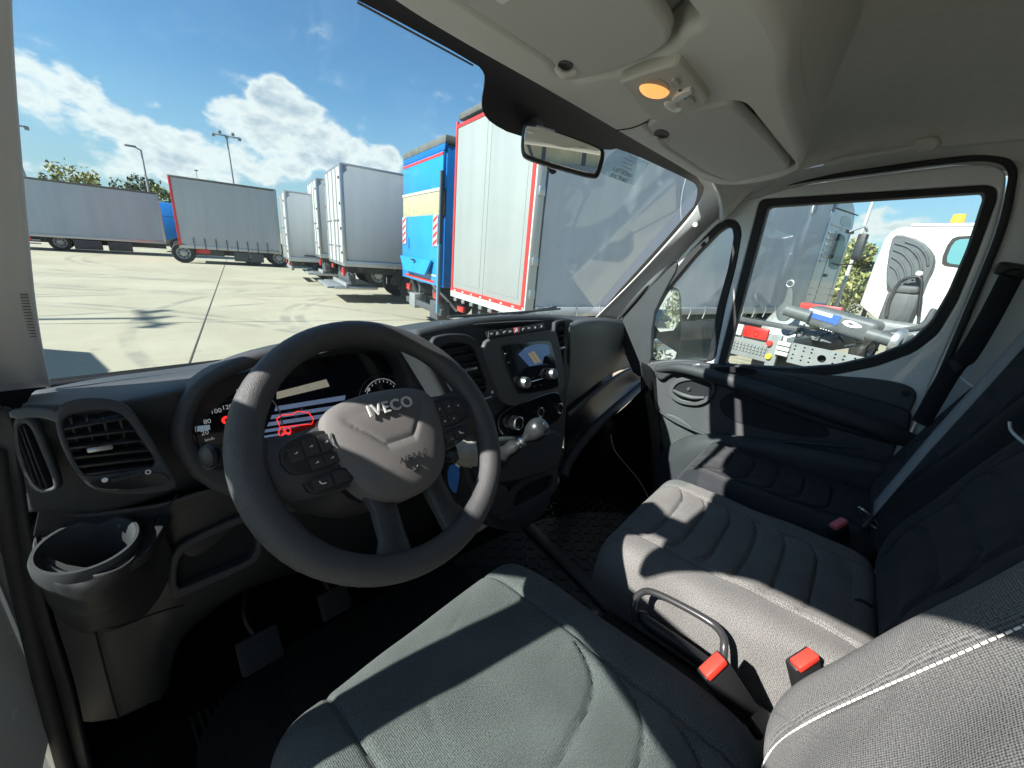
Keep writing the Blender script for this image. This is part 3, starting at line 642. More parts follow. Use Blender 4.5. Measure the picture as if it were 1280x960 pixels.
# warning car outline and seat belt warning
tube('warning_outline', [H(346,524,pl=off(CP,.004)),H(352,519,pl=off(CP,.004)),H(366,518,pl=off(CP,.004)),H(372,514,pl=off(CP,.004)),H(386,516,pl=off(CP,.004)),H(392,524,pl=off(CP,.004)),H(390,530,pl=off(CP,.004)),H(350,534,pl=off(CP,.004))], .001, redem, cl, 6, True, 1)
wc = H(356,540,pl=off(CP,.004)); uu, vv, nn_ = basis(CP[1])
tube('belt_warning', [wc+uu*.011*math.cos(a/8*math.pi)+vv*.011*math.sin(a/8*math.pi) for a in range(16)], .001, redem, cl, 6, True, 1)
lathe('belt_warning', [(0,.001),(.003,.001),(.003,0)], wc+vv*.004, CP[1], redem, cl, 10)
tube('belt_warning', [wc-uu*.006-vv*.007, wc+vv*.0, wc+uu*.006-vv*.007], .0018, redem, cl, 6)
# centre stack
plate('centre_stack', [[(512,414),(560,404),(606,396),(660,393),(700,395),(722,400),(714,440),(710,500),(706,560),(694,600),(686,640),(650,668),(610,660),(590,610),(575,560),(556,500),(530,450)]], off(SP,-.012), .25, dashm, da, .012, 1, 4)
rp = off(SP, .004)
plate('radio_surround', [[(598,425),(640,418),(690,411),(698,416),(708,478),(704,490),(690,498),(650,510),(630,505),(615,480)]], rp, .018, dash2, da, .005, 2, 3)
# button strip
BS = (H(648,412,pl=off(SP,-.002)), Vector((0,-1,.5)))
bs = plate('switch_strip', [[(608,414),(680,403.5),(682,411),(613,423)]], off(BS,.004), .012, blackp, da, .002, 0)
xs = np.linspace(610.5, 681, 10)
for i in range(9):
    a, b = xs[i], xs[i+1]; f = lambda x: (414-10.5*(x-608)/72, 422.6-11.4*(x-611)/71)
    o = plate('switch', [[(a+.4,f(a)[0]+.7),(b-.4,f(b)[0]+.7),(b+.4,f(b)[1]-.9),(a+.6,f(a)[1]-.9)]], off(BS,.006), .006, redbtn2 if i == 4 else blackp, bs, .001, 0)
    if i != 4:
        q0 = H((a+b)/2+.4, (f((a+b)/2)[0]+f((a+b)/2)[1])/2, pl=off(BS,.0075)); r_ = random.Random(i)
        boxes('switch_mark', [(q0+Vector((r_.uniform(-.004,.004),0,r_.uniform(-.003,.003))), (r_.uniform(.002,.007),.0008,r_.uniform(.0012,.003))) for _ in range(4)], whitet, bs)
    else:
        q = ((a+b)/2+.4, (f((a+b)/2)[0]+f((a+b)/2)[1])/2); plate('hazard_mark', [[(q[0]-2.2,q[1]+2),(q[0]+2.2,q[1]+1.5),(q[0],q[1]-2.6)]], off(BS,.0075), .001, whitet, bs, 0, 0)
# radio
rd = plate('radio', [[(626,434),(632,430),(684,424),(690,428),(700,480),(696,486),(652,494),(646,490)]], off(SP,.008), .02, gloss, da, .003, 1, 3)
plate('radio_display', [[(638,437),(682,427),(690,461),(648,472)]], off(SP,.0095), .002, screen, rd, .0004, 1)
# emissive picture on the radio screen: a blue field and two tan blocks
scb = mat('screen_blue', (.06,.12,.26), .3, emit=.16); sct = mat('screen_tan', (.36,.28,.16), .4, emit=.14)
plate('screen_field', [[(648,443),(657,434),(674,430),(686,431),(688,442),(680,446),(678,455),(662,458)]], off(SP,.0103), .0006, scb, rd, 0, 0)
plate('screen_block', [[(660,442),(663,440.5),(672,453),(669,455)]], off(SP,.0109), .0005, sct, rd, 0, 0)
plate('screen_block', [[(664,440),(667.5,438.5),(677,452),(673,453.5)]], off(SP,.0109), .0005, sct, rd, 0, 0)
for (px, py, r) in ((652,478,.0155),(686,467,.0155)):
    k = lathe('radio_knob', [(r*1.08,0),(r*1.05,.008),(r,.02),(r*.93,.023),(r*.8,.023),(r*.78,.020),(0,.020)], H(px,py,pl=off(SP,.008)), SPn, satin, rd, 30)
for (px, py) in ((632,442),(636,453)):
    box('radio_key_mark', H(px,py,pl=off(SP,.0085)), (.008,.001,.0015), whitet, rd, None, 0)
tube('radio_trim', [H(661,478,pl=off(SP,.009)),H(679,473,pl=off(SP,.009))], .001, chrome, rd, 6)
for (px, py) in ((666,472),(674,469),(668,483),(676,481)):
    box('radio_key', H(px,py,pl=off(SP,.0085)), (.007,.001,.003), dash2, rd, None, 0)
# climate panel
cpn = plate('climate_panel', [[(622,524),(632,512),(660,500),(692,488),(701,492),(704,510),(700,528),(660,542),(635,548),(626,544)]], off(SP,.006), .012, gloss, da, .004, 2, 3)
for (px, py, r, h) in ((642,528,.019,.02),(672,515,.015,.012),(696,510,.0165,.012)):
    k = lathe('climate_knob', [(r*1.05,0),(r,.006),(r*.97,h),(r*.86,h+.001),(r*.84,h-.002),(0,h-.002)], H(px,py,pl=off(SP,.006)), SPn, satin if px == 642 else blackp, cpn, 32)
    u_, v_, n_ = basis(SPn); c0 = H(px,py,pl=off(SP,.006))+n_*(h+.001)
    tube('knob_ring', [c0+(u_*math.cos(a*math.pi/10)+v_*math.sin(a*math.pi/10))*r*.93 for a in range(20)], .0011, chrome, k, 6, True, 1)
    box('knob_mark', c0-u_*r*.3-v_*r*.45, (.0015,.001,.0035), whitet, k, None, 0)
    if px == 642: lathe('knob_face', [(0,.0005),(r*.8,.0005),(r*.8,0)], c0-n_*.0025, SPn, void, k, 28)
# centre air vents
vent('centre_vent', [(534,424),(560,416),(592,418),(604,440),(616,470),(624,492),(618,500),(600,504),(575,502),(556,470)], [(546,434),(566,428),(590,430),(600,452),(612,488),(600,492),(580,490),(562,465)], off(SP,.004),
     [((544,438),(596,430)),((550,448),(600,440)),((556,458),(604,450)),((562,468),(608,460)),((568,478),(612,470)),((574,487),(614,480))], knob=((580,463),(595,460)), depth=.022)
tube('vent_slider', [H(594,502,pl=off(SP,.009)),H(614,496,pl=off(SP,.009))], .0025, satin, da)
lathe('vent_slider_mark', [(0,.002),(.004,.002),(.004,0)], H(615,490,pl=off(SP,.006)), SPn, whitet, da, 12)
vent('centre_vent', [(692,404),(700,399),(711,400),(710,430),(708,466),(700,470),(696,450)], [(695,408),(702,403),(707,404),(706,430),(704,462),(700,464),(697,445)], off(SP,.004),
     [((694,412),(708,409)),((694,420),(708,417)),((695,428),(708,425)),((696,437),(707,434)),((697,446),(707,443)),((698,455),(706,452)),((699,462),(706,459))], knob=((698,436),(705,434)), depth=.022, smo=1)
tube('dash_trim_line', [H(551,404,y=.74),H(556,412,y=.71),H(554,424,y=.70)], .002, chrome, da)
# lower stack: gear housing, pockets
plate('gear_housing', [[(596,556),(620,548),(668,544),(704,536),(702,575),(690,590),(640,604),(604,604)]], off(SP,.018), .04, dashm, da, .008, 1)
plate('open_pocket', [[(640,604),(690,584),(700,590),(694,620),(648,648),(622,650)], [(648,610),(690,592),(692,600),(688,612),(650,632),(640,634)]], off(SP,.008), .02, dashm, da, .003, [1,1])
plate('pocket_shade', [[(640,606),(692,588),(692,618),(640,640)]], off(SP,-.008), .002, void, da, 0, 0)  # black sheet stands in for shade in the open pocket
plate('coin_tray', [[(612,606),(630,604),(640,620),(636,640),(614,646)]], off(SP,.012), .02, dashm, da, .004, 1)
# passenger side panels
p0_ = [(714,402,.70),(728,398,.72),(752,397,.78),(778,400,.84)]
p1_ = [(711,412,.672),(732,407,.69),(758,405,.76),(786,408,.835)]
p2_ = [(712,450,.665),(734,440,.70),(760,428,.77),(793,424,.84)]
p3_ = [(708,486,.67),(732,470,.71),(762,450,.78),(796,440,.85)]
p4_ = [(704,512,.70),(730,492,.74),(760,470,.80),(800,452,.87)]
patch('glovebox_panel', [p0_, p1_, p2_, p3_, p4_], dash2, da, (30, 30), .004)
EV = (H(783,424,y=.83), Vector((-.6,-1,.2)))
vent('passenger_vent', [(774,402),(782,402),(791,424),(793,440),(786,446),(778,440)], [(777,407),(782,407),(788,426),(788,438),(781,437)], off(EV,.008), [((777,412),(788,412)),((777,418),(789,418)),((778,425),(790,425)),((779,432),(790,431))], depth=.006, smo=1)
tube('shelf_lip', [H(704,596,y=.72),H(712,575,y=.74),H(738,540,y=.75),H(772,508,y=.77),H(800,484,y=.80),H(806,472,y=.83),H(800,461,y=.86),H(780,466,y=.84),H(752,484,y=.80),H(722,508,y=.76),H(708,520,y=.73)], [.022,.02,.022,.022,.02,.018,.016,.012,.012,.012,.012], dashm, da, 16)
rows = [[(706,516,.76),(740,490,.8),(775,468,.86),(802,462,.88)],[(706,545,.80),(740,512,.84),(775,484,.9),(806,474,.92)],[(704,590,.76),(740,545,.8),(776,512,.84),(806,480,.86)]]
patch('shelf_inside', rows, blackp, da, (20, 14), .003)
rows = [[H(700,585,y=.76),H(726,560,y=.82),H(756,530,y=.86),H(788,502,x=1.66),H(815,476,x=1.74)],
        [H(700,620,y=.84),H(722,605,x=1.50),H(752,580,x=1.66),H(790,556,x=1.73),H(822,536,x=1.745)],
        [H(700,650,z=.78),H(735,632,z=.77),H(765,612,x=1.70),H(800,598,x=1.74),H(832,580,x=1.745)],
        [H(700,690,z=.755),H(745,675,z=.755),H(782,655,x=1.72),H(815,642,x=1.74),H(842,622,x=1.745)]]
patch('passenger_kick_panel', rows, carpet, da, (20, 16), .004)
rows = [[H(800,452,x=1.70),H(812,458,x=1.74),H(822,470,x=1.775)],[H(804,480,x=1.70),H(816,500,x=1.74),H(826,520,x=1.775)],[H(812,540,x=1.72),H(824,560,x=1.74),H(836,580,x=1.775)],[H(818,600,x=1.72),H(826,620,x=1.74),H(840,650,x=1.775)]]
patch('dash_end', rows, blackp, da, (12, 16), .004)
tube('loose_cable', [H(763,540,y=.80),H(768,562,x=1.60),H(786,585,x=1.66),H(800,602,x=1.68),H(812,625,x=1.68)], .0022, mat('grey_cable',(.3,.3,.3),.5), da, 8)
# steering column shroud
tube('column_shroud', [Vector((.288,.53,1.50)),Vector((.288,.62,1.44)),Vector((.288,.82,1.36))], [.06,.075,.085], blackp, da, 20)
# =================================================================== STEERING WHEEL
SWc = Vector((.2884,.4681,1.5738)); SWn = Vector((0,-math.cos(.7126),math.sin(.7126)))
sw = thing('steering_wheel', 'dark grey grained steering wheel with a big airbag hub and chrome lettering', 'steering wheel', SWc)
su = Vector((1,0,0)); sv = SWn.cross(su); 
if sv.z < 0: sv = -sv
def S(u, v, w=0): return SWc+su*u+sv*v+SWn*w
RR = .1808
pts = []
for k in range(64):
    a = k/64*2*math.pi; r = RR; v_ = r*math.sin(a)
    if v_ < -.10: v_ = -.10-(abs(v_)-.10)*.93
    pts.append(S(r*math.cos(a), v_))
rad = [.0188+.0020*max(0, math.cos(2*(k/64*2*math.pi))) for k in range(64)]
rows = tube_pts(pts, rad, 20, True); rows.append(rows[0])
link('rim', grid_mesh(rows, 'rim', True), wheelm, sw, 80)
WPn = lambda w: (S(0,0,w), SWn)
def sp(lst, w): return [S(a, b, w) for a, b in lst]
# hub pad as a domed grid
hubo = [(-.094,.046),(-.07,.068),(0,.076),(.07,.068),(.094,.046),(.090,-.004),(.070,-.062),(.034,-.088),(0,-.092),(-.034,-.088),(-.070,-.062),(-.090,-.004)]
def domed(name, outline, w0, h, m, parent, it=3, rings=14, groove=None, p=2.6):
    o = chaikin([Vector((a, b, 0)) for a, b in outline], it); c = sum(o, Vector())/len(o); rows = []
    for i in range(rings+1):
        f = 1-i/rings; z = h*(1-f**p)**(1/1.8)
        row = []
        for q in o:
            x = c.x+(q.x-c.x)*f; y = c.y+(q.y-c.y)*f; zz = z+(groove(x, y) if groove else 0)
            row.append(S(x, y, w0+zz))
        rows.append(row)
    rows = [[S(q.x*1.0, q.y*1.0, w0-.03) for q in o]]+rows
    return link(name, grid_mesh(rows, name, True), m, parent, 60)
def vline(x, y):
    # the V-shaped crease round the badge field
    d = y-(-.012+abs(x)*.0 + (max(0, abs(x)-.022))*1.15)
    e = math.exp(-(d/.006)**2) if abs(x) < .070 else 0
    top = .0015 if (y > -.012+max(0, abs(x)-.022)*1.15) and abs(x) < .070 else 0
    fd = max(0, min(1, (.070-abs(x))/.012))*max(0, min(1, (.056-y)/.012))
    return (-.0022*e - top)*fd
hp = domed('airbag_cover', hubo, .008, .022, hubm, sw, 3, 44, vline)
u45 = su
text('badge_letters', 'IVECO', (S(0,0,.029), SWn), None, .0235, letter, sw, .0012, pos=S(.004,.040,.0295), u=su, spacing=1.12)
text('embossed_letters', 'AIRBAG', (S(0,0,.029), SWn), None, .012, blackp, sw, .0008, pos=S(.006,-.040,.0306), u=su, spacing=1.15, shear=.2)
lathe('embossed_symbol', [(0,.001),(.0024,.001),(.0024,0)], S(.003,-.054,.0292), SWn, blackp, sw, 10)
tube('embossed_symbol', [S(.000,-.060,.0272),S(.006,-.058,.0274),S(.010,-.052,.0276)], .001, blackp, sw, 6)
# spokes
for s in (-1, 1):
    rows = []
    for (u, t, b, w) in ((.060,.050,-.040,.0),(.09,.046,-.046,.004),(.125,.044,-.040,.004),(.155,.050,-.034,-.002),(.176,.052,-.042,-.002)):
        rows.append([S(s*u, t, w-.018), S(s*u, t+.001, w-.004), S(s*u, t*.6, w+.006), S(s*u, (t+b)/2, w+.008), S(s*u, b*.6, w+.006), S(s*u, b, w-.004), S(s*u, b+.002, w-.018), S(s*u, 0, w-.022)])
    link('spoke', grid_mesh(rows, 'spoke', True), wheelm, sw, 60)
    pd = plate('switch_pod', [sp([(s*.078,.040),(s*.140,.036),(s*.150,.012),(s*.140,-.012),(s*.076,-.014)], .014)], (S(0,0,.014), SWn), .010, blackp, sw, .002, 2)
    pe = plate('switch_pod', [sp([(s*.074,-.018),(s*.136,-.016),(s*.128,-.040),(s*.084,-.044),(s*.070,-.034)], .014)], (S(0,0,.014), SWn), .010, blackp, sw, .002, 1)
    for (a, b, c, d) in ((.084,.100,.030,.008),(.103,.119,.030,.008),(.122,.138,.024,.006),(.084,.100,.004,-.010),(.103,.119,.004,-.010)):
        plate('button', [sp([(s*a,c),(s*b,c),(s*b,d),(s*a,d)], .0153)], (S(0,0,.0153), SWn), .004, mat('button_plastic',(.03,.03,.033),.42), pd, .001, 0)
    for (a, b) in ((.080,.098),(.102,.124)):
        plate('button', [sp([(s*a,-.022),(s*b,-.021),(s*b,-.036),(s*a,-.038)], .0153)], (S(0,0,.0153), SWn), .004, MATS['button_plastic'], pe, .001, 0)
    for (a, b) in ((.092,.019),(.111,.019),(.130,.016),(.092,-.003),(.111,-.003)):
        boxes('button_mark', [(S(s*a,b,.0158), (.0038,.0006,.0008)), (S(s*a+.001,b+.001,.0158), (.0008,.0006,.002))], whitet, pd)
    tube('button_mark', [S(s*.113-.004,-.026,.0172),S(s*.113-.002,-.030,.0172),S(s*.113+.003,-.031,.0172)], .0009, whitet, pe, 6)
tube('roller_trim', [S(-.084,.028,.019),S(-.088,.016,.020),S(-.083,.006,.019)], .0012, chrome, sw, 6)
for s in (-1, 1):
    rows = []
    for (v_, u1, u2, w) in ((-.05,.026,.066,-.006),(-.085,.024,.060,-.006),(-.125,.028,.064,-.006),(-.155,.030,.082,-.004)):
        rows.append([S(s*u1,v_,w-.01),S(s*u1,v_,w),S(s*(u1+.004),v_,w+.004),S(s*(u2-.004),v_,w+.004),S(s*u2,v_,w),S(s*u2,v_,w-.01)])
    link('lower_spoke', grid_mesh(rows, 'lower_spoke', True), mat('spoke_plastic',(.03,.031,.034),.5), sw, 60)
lathe('hub_back', [(.03,-.09),(.055,-.06),(.07,-.02),(.075,.0),(.07,.008)], S(0,-.005,0), SWn, blackp, sw, 36)
# stalk and key
st = thing('indicator_stalk', 'stubby black indicator stalk left of the steering column', 'stalk', S(-.12,.02,-.06))
tube('stalk_arm', [Vector((.25,.62,1.50)),H(300,574,y=.64),H(264,572,y=.63)], [.012,.014,.017], blackp, st, 18)
lathe('stalk_end', [(0,.004),(.010,.004),(.016,.001),(.017,-.004)], H(258,571,y=.628), Vector((-1,-.35,.15)), blackp, st, 24)
tube('stalk_arm', [Vector((.25,.64,1.48)),H(380,580,y=.66),H(345,566,y=.65)], [.01,.009,.006], blackp, st, 14)
ky = thing('ignition_key', 'ignition key with a bright blue tag hanging beside the steering column', 'key', H(565,590,y=.56))
plate('key_tag', [[(560,584),(568,580),(575,586),(574,600),(570,620),(560,606)]], (H(567,598,y=.52), Vector((-.3,-1,.3))), .003, bluet, ky, .001, 1)
lathe('key_head', [(0,.012),(.012,.012),(.013,0),(.010,-.006)], H(562,572,y=.55), Vector((.3,-.8,.2)), blackp, ky, 20)

# =================================================================== GEAR LEVER
gl = thing('gear_lever', 'dash mounted gear lever with dark ball knob and satin collar', 'gear lever', H(640,566,y=.60))
kc = H(671,537,y=.53); d_ = (H(640,563,y=.60)-kc).normalized()
lathe('lever_knob', [(0,.030),(.013,.029),(.023,.023),(.0285,.010),(.029,0),(.026,-.015),(.020,-.028),(.015,-.040),(.012,-.05),(.0,-.05)], kc, -d_, mat('knob_skin',(.022,.024,.026),.32,coat=.3), gl, 32, ang=80)
fn = Vector((-.15,-.75,.62)).normalized()
kp = kc+fn*.0275
plate('shift_plate', [[kp+q for q in [Vector((-.011,0,.016)),Vector((.011,0,.016)),Vector((.013,0,-.004)),Vector((.008,0,-.018)),Vector((-.008,0,-.018)),Vector((-.013,0,-.004))]]], (kp, fn), .006, chrome, gl, .002, 1)
plate('shift_face', [[kp+q for q in [Vector((-.008,0,.012)),Vector((.008,0,.012)),Vector((.0095,0,-.004)),Vector((.006,0,-.012)),Vector((-.006,0,-.012)),Vector((-.0095,0,-.004))]]], (kp+fn*.0012, fn), .002, gloss, gl, .0005, 1)
u_, v_, n_ = basis(fn)
text('shift_pattern', '135', (kp+fn*.0013, fn), None, .007, whitet, gl, .0002, pos=kp+fn*.0014+v_*.004)
text('shift_pattern', '246', (kp+fn*.0013, fn), None, .007, whitet, gl, .0002, pos=kp+fn*.0014-v_*.005)
tube('lever_shaft', [kc+d_*.055, kc+d_*.085], .009, satin, gl, 16)
lathe('lever_collar', [(.009,.012),(.0135,.01),(.014,0),(.0135,-.01),(.009,-.012)], kc+d_*.075, d_, chrome, gl, 20)
# wrinkled gaiter
rows = []
g0 = kc+d_*.08; g1 = H(590,588,y=.64)
for i in range(9):
    f = i/8; c = g0.lerp(g1, f); r = .014+.032*f+.004*math.sin(i*2.3)
    u_, v_, n_ = basis(g1-g0); rows.append([c+(u_*math.cos(k/24*6.283)+v_*math.sin(k/24*6.283))*r*(1+.10*math.sin(3*k/24*6.283+i)) for k in range(24)])
link('gaiter', grid_mesh(rows, 'gaiter', True), blackp, gl, 80)
gt = thing('leather_gaiter', 'crumpled pale grey leather boot showing between the wheel rim and the hub', 'gaiter', H(590,575,y=.60))
rows = []
for i in range(10):
    f = i/9; c = H(566+34*f, 566-2*f+5*f*f, y=.60+.02*f); r = .020+.014*math.sin(f*3.14)
    rows.append([c+Vector((0, math.cos(k/20*6.283), math.sin(k/20*6.283)))*r*(1+.16*math.sin(4*k/20*6.283+i*1.1)) for k in range(20)])
link('boot', grid_mesh(rows, 'boot', True), leath, gt, 80)

# =================================================================== PEDALS AND MATS
for lab, (px, py, z), sc, top in (('rubber faced clutch pedal at the left', (325,812,.93), 1, (308,740)), ('rubber faced brake pedal behind the bottom of the wheel rim', (418,752,.93), .9, (408,700))):
    pd = thing('pedal', lab, 'pedal', H(px,py,z=z), 0, 'foot pedals')
    c = H(px,py,z=z); n = Vector((-.05,-.75,.66)).normalized(); u, v, n = basis(n); M3 = Matrix((u, v, n)).transposed()
    p = box('pedal_pad', c, (.085*sc,.075*sc,.018), rubber, pd, M3, .006)
    boxes('pad_tread', [(c+v*(.075*sc*(k/9-.5)*.86)+n*.0095, (.07*sc,.0028,.004), M3) for k in range(10)], rubber, p)
    tube('pedal_arm', [c-n*.01+v*.02, c+Vector((-.01,.05,.07)), H(top[0],top[1],y=c.y+.10)], .011, blackp, pd, 12, flat=.5)
def floor_mat(lab, poly, z, kind):
    f = thing('floor_mat', lab, 'floor mat', H(poly[0][0],poly[0][1],z=z), 0, 'rubber floor mats')
    P = [H(a,b,z=z) for a, b in poly]
    plate('mat_sheet', [P], (Vector((0,0,z)), Vector((0,0,1))), .008, matrub, f, .002, 1)
    x0, x1 = min(p.x for p in P)+.03, max(p.x for p in P)-.03; y0, y1 = min(p.y for p in P)+.03, max(p.y for p in P)-.03
    ls = []
    if kind == 'ribs':
        for k in range(int((x1-x0)/.014)): ls.append((Vector((x0+k*.014, (y0+y1)/2, z+.0015)), (.005, y1-y0, .004)))
    else:
        nx, ny = int((x1-x0)/.034), int((y1-y0)/.034)
        for i in range(nx):
            for j in range(ny):
                ls.append((Vector((x0+i*.034, y0+j*.034, z+.0012)), (.026,.006,.005), Matrix.Rotation(.78 if (i+j) % 2 else -.78, 3, 'Z')))
    o = boxes('mat_ribs', ls, matrub, f); struct(o, 'stuff'); return f
floor_mat('ribbed black rubber mat in the driver footwell', [(230,960),(290,850),(440,760),(560,700),(660,760),(700,900),(600,1100),(300,1100)], .80, 'ribs')
floor_mat('herringbone black rubber mat between the driver seat and the bench', [(500,740),(600,680),(700,640),(800,640),(830,760),(760,860),(560,860)], .795, 'herring')
box('floor_strip', (1.02,.45,.80), (.05,.7,.012), blackp, cab, Matrix.Rotation(-.25,3,'Z'), .004)

# =================================================================== SEATS
def ribs(xc, w, v0, pitch, n, hook=.045, depth=.006, wd=.0045):
    def f(X, Y):
        g = np.zeros_like(X); a = np.clip(np.abs(X-xc)/w, 0, 1.15)
        for k in range(n):
            yy = v0-k*pitch + hook*(.25*a**2+.75*a**8)
            g -= depth*G(Y-yy, wd)*(a < 1.0)
        return g
    return f
def seat_groove(xc, w, v0, pitch, n, side=.020, sd=.008, hook=.045, rib=.008):
    rf = ribs(xc, w*.93, v0, pitch, n, hook, rib)
    def f(X, Y):
        g = rf(X, Y); a = (X-xc)/w
        line = .012*np.sin(Y*9)
        g -= sd*G(np.abs(X-xc)-w-line*.3, .005)
        g += side*(1/(1+np.exp(-(np.abs(X-xc)-w-.03)/.012)))
        # pillowed ribs
        ph = (Y-v0-hook*(.25*np.clip(np.abs(a),0,1.1)**2+.75*np.clip(np.abs(a),0,1.1)**8))/pitch
        g += .0035*np.abs(np.sin(math.pi*ph))*(np.abs(a) < .95)*(Y < v0+pitch)
        return g
    return f
ds = thing('driver_seat', 'woven dark grey driver seat in the foreground with pale stitching on the backrest', 'seat', (.3,.1,.8))
cushion('seat_cushion', frame((.335,.190,1.075), (1,0,0), (0,1,-.02)), .275, .285, .135, seatw, ds, seat_groove(.0,.170,-.055,.085,3,.010,.007,.085), 150, 150, 9, 2.9)
rec = math.radians(22)
ybk = Vector((0,-math.sin(rec),math.cos(rec)))
Mb = frame((.30,-.291,1.51), (-1,0,0), ybk)
def bgroove(X, Y):
    g = .042*(1/(1+np.exp(-(np.abs(X)-.20)/.022)))
    g -= .006*G(np.abs(X)-.185, .004)
    return g
cushion('backrest', Mb, .295, .37, .135, seatd, ds, bgroove, 150, 150, 6, 2.2)
# stitching thread: short dashes following the bolster seam
def on_back(x, y):
    s_, t_ = x/.295, y/.37
    h = (max(0, (1-abs(math.asin(max(-1,min(1,s_)))/math.pi*2*0+s_)**6)*(1-abs(t_)**6)))**(1/2.2)
    z = .135*h+float(bgroove(np.array([x]), np.array([y]))[0])*min(1, h*1.2)
    return Mb @ Vector((x*(1-.06*abs(t_)**6), y*(1-.05*abs(s_)**6), z+.0012))
ls = []
for k in range(95):
    y = -.33+k*.007; xx = -.176; p, q = on_back(xx, y), on_back(xx, y+.0052); d = q-p
    if d.length < .02: ls.append(((p+q)/2, (.0014,.0014,d.length), d.to_track_quat('Z','Y').to_matrix()))
struct(boxes('seam_stitching', ls, stitch, ds), 'stuff')
bs_ = thing('bench_seat', 'two seat grey fabric passenger bench with ribbed cushions and backrests', 'seat', (1.28,.1,.8))
cushion('middle_cushion', frame((1.02,.06,1.03), (1,0,0), (0,1,-.02)), .25, .285, .17, seatc, bs_, seat_groove(.01,.150,.175,.066,6,.008,.009,.022), 170, 170, 14, 3.3)
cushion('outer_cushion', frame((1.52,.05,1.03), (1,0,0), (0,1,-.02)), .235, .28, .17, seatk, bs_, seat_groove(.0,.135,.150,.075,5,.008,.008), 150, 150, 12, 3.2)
box('bench_base', (1.27,.05,.93), (.92,.48,.22), blackp, bs_, bev=.02)
rec2 = math.radians(20); yb2 = Vector((0,-math.sin(rec2),math.cos(rec2)))
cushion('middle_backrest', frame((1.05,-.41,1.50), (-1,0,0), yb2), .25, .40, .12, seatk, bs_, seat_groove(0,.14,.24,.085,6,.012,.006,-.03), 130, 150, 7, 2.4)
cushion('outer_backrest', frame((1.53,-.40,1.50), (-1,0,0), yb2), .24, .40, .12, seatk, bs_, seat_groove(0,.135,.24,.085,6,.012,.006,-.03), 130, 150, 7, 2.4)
for (x,) in ((1.05,),(1.53,)):
    cushion('headrest', frame((x,-.50,1.985), (-1,0,0), yb2), .14, .09, .09, seatk, bs_, None, 40, 40, 6, 2.2)
for px in ([(1203,464),(1201,470),(1208,477),(1218,484),(1222,479)],[(1262,528),(1264,538),(1276,550),(1290,560)]):
    tube('reflective_piping', [H(a,b,y=-.272) for a, b in px], .0026, mat('pale_piping',(.6,.62,.63),.5), bs_, 8)
tube('lift_strap', [H(1064,753,z=1.195),H(1075,750,z=1.205),H(1090,758,z=1.20)], .0035, seatk, bs_, 8)
# belts
sb = thing('seat_belt', 'grey webbing seat belt running diagonally down the outer bench backrest', 'seat belt', H(1085,640,z=1.25))
def strap(name, P, w, m, parent, wv):
    P = resample_cr(P, (len(P)-1)*8); rows = [[p-Vector(wv)*w/2, p, p+Vector(wv)*w/2] for p in P]
    o = link(name, grid_mesh(rows, name), m, parent); md = o.modifiers.new('t','SOLIDIFY'); md.thickness = .0016; return o
strap('webbing', [H(1295,405,x=1.34), H(1230,478,x=1.34), H(1160,556,x=1.345), H(1092,636,x=1.35)], .048, beltm, sb, (.85,.1,.5))
tg = H(1084,652,x=1.35)
box('belt_tongue', tg, (.055,.012,.045), blackp, sb, Matrix.Rotation(.5,3,'Y') @ Matrix.Rotation(.3,3,'X'), .003)
tube('tongue_loop', [H(1074,634,x=1.34),H(1083,640,x=1.34),H(1098,655,x=1.34),H(1094,660,x=1.34),H(1078,648,x=1.34)], .0035, satin, sb, 8, True, 2)
tube('tongue_loop', [H(1076,662,x=1.34),H(1070,672,x=1.34),H(1076,676,x=1.34)], .002, chrome, sb, 8)
sb2 = thing('seat_belt', 'black belt hanging from its pillar anchor beside the outer headrest', 'seat belt', H(1262,338,x=1.70))
strap('webbing', [H(1264,345,x=1.69), H(1235,400,x=1.69), H(1208,445,x=1.69), H(1190,462,x=1.69), H(1150,530,x=1.70)], .046, beltk, sb2, (.3,.9,.2))
box('anchor_cover', H(1268,338,x=1.69), (.03,.075,.035), blackp, sb2, Matrix.Rotation(.15,3,'X'), .012)
tube('anchor_slot', [H(1250,342,x=1.665),H(1262,337,x=1.665),H(1275,336,x=1.665)], .004, gloss, sb2, 8)
plate('belt_stop', [[(1187,452),(1196,450),(1206,458),(1198,466),(1190,466)]], (Vector((1.66,0,1.5)), Vector((-1,0,0))), .01, blackp, sb2, .003, 1)
def buckle(lab, top, bot, w, z0, z1, m, grp='seat belt buckles'):
    b = thing('belt_buckle', lab, 'seat belt buckle', H(*bot, z=z1), 0, grp)
    A, B = H(*top, z=z0), H(*bot, z=z1); d = (A-B).normalized(); s = Vector((.80,-.55,0)); s = (s-d*s.dot(d)).normalized(); n = d.cross(s)
    if n.dot(CAMP-A) < 0: n = -n
    M3 = Matrix((s, n, d)).transposed(); L_ = (A-B).length
    box('buckle_body', (A+B)/2, (w,.024,L_), blackp, b, M3, .004)
    box('release_button', A+d*.002+n*.006, (w*.84,.020,.014), m, b, M3, .003)
    tube('buckle_stalk', [B, B-d*.06], .009, blackp, b, 10)
    return b
buckle('black buckle with a red release button beside the driver seat cushion', (889,830), (930,892), .050, 1.235, 1.13, redbtn)
buckle('black buckle with red button half hidden behind the driver backrest', (1002,822), (1012,868), .050, 1.235, 1.15, redbtn)
buckle('buckle with a dusky red button lying between the two bench cushions', (1046,654), (1050,680), .050, 1.235, 1.17, redbtn2)
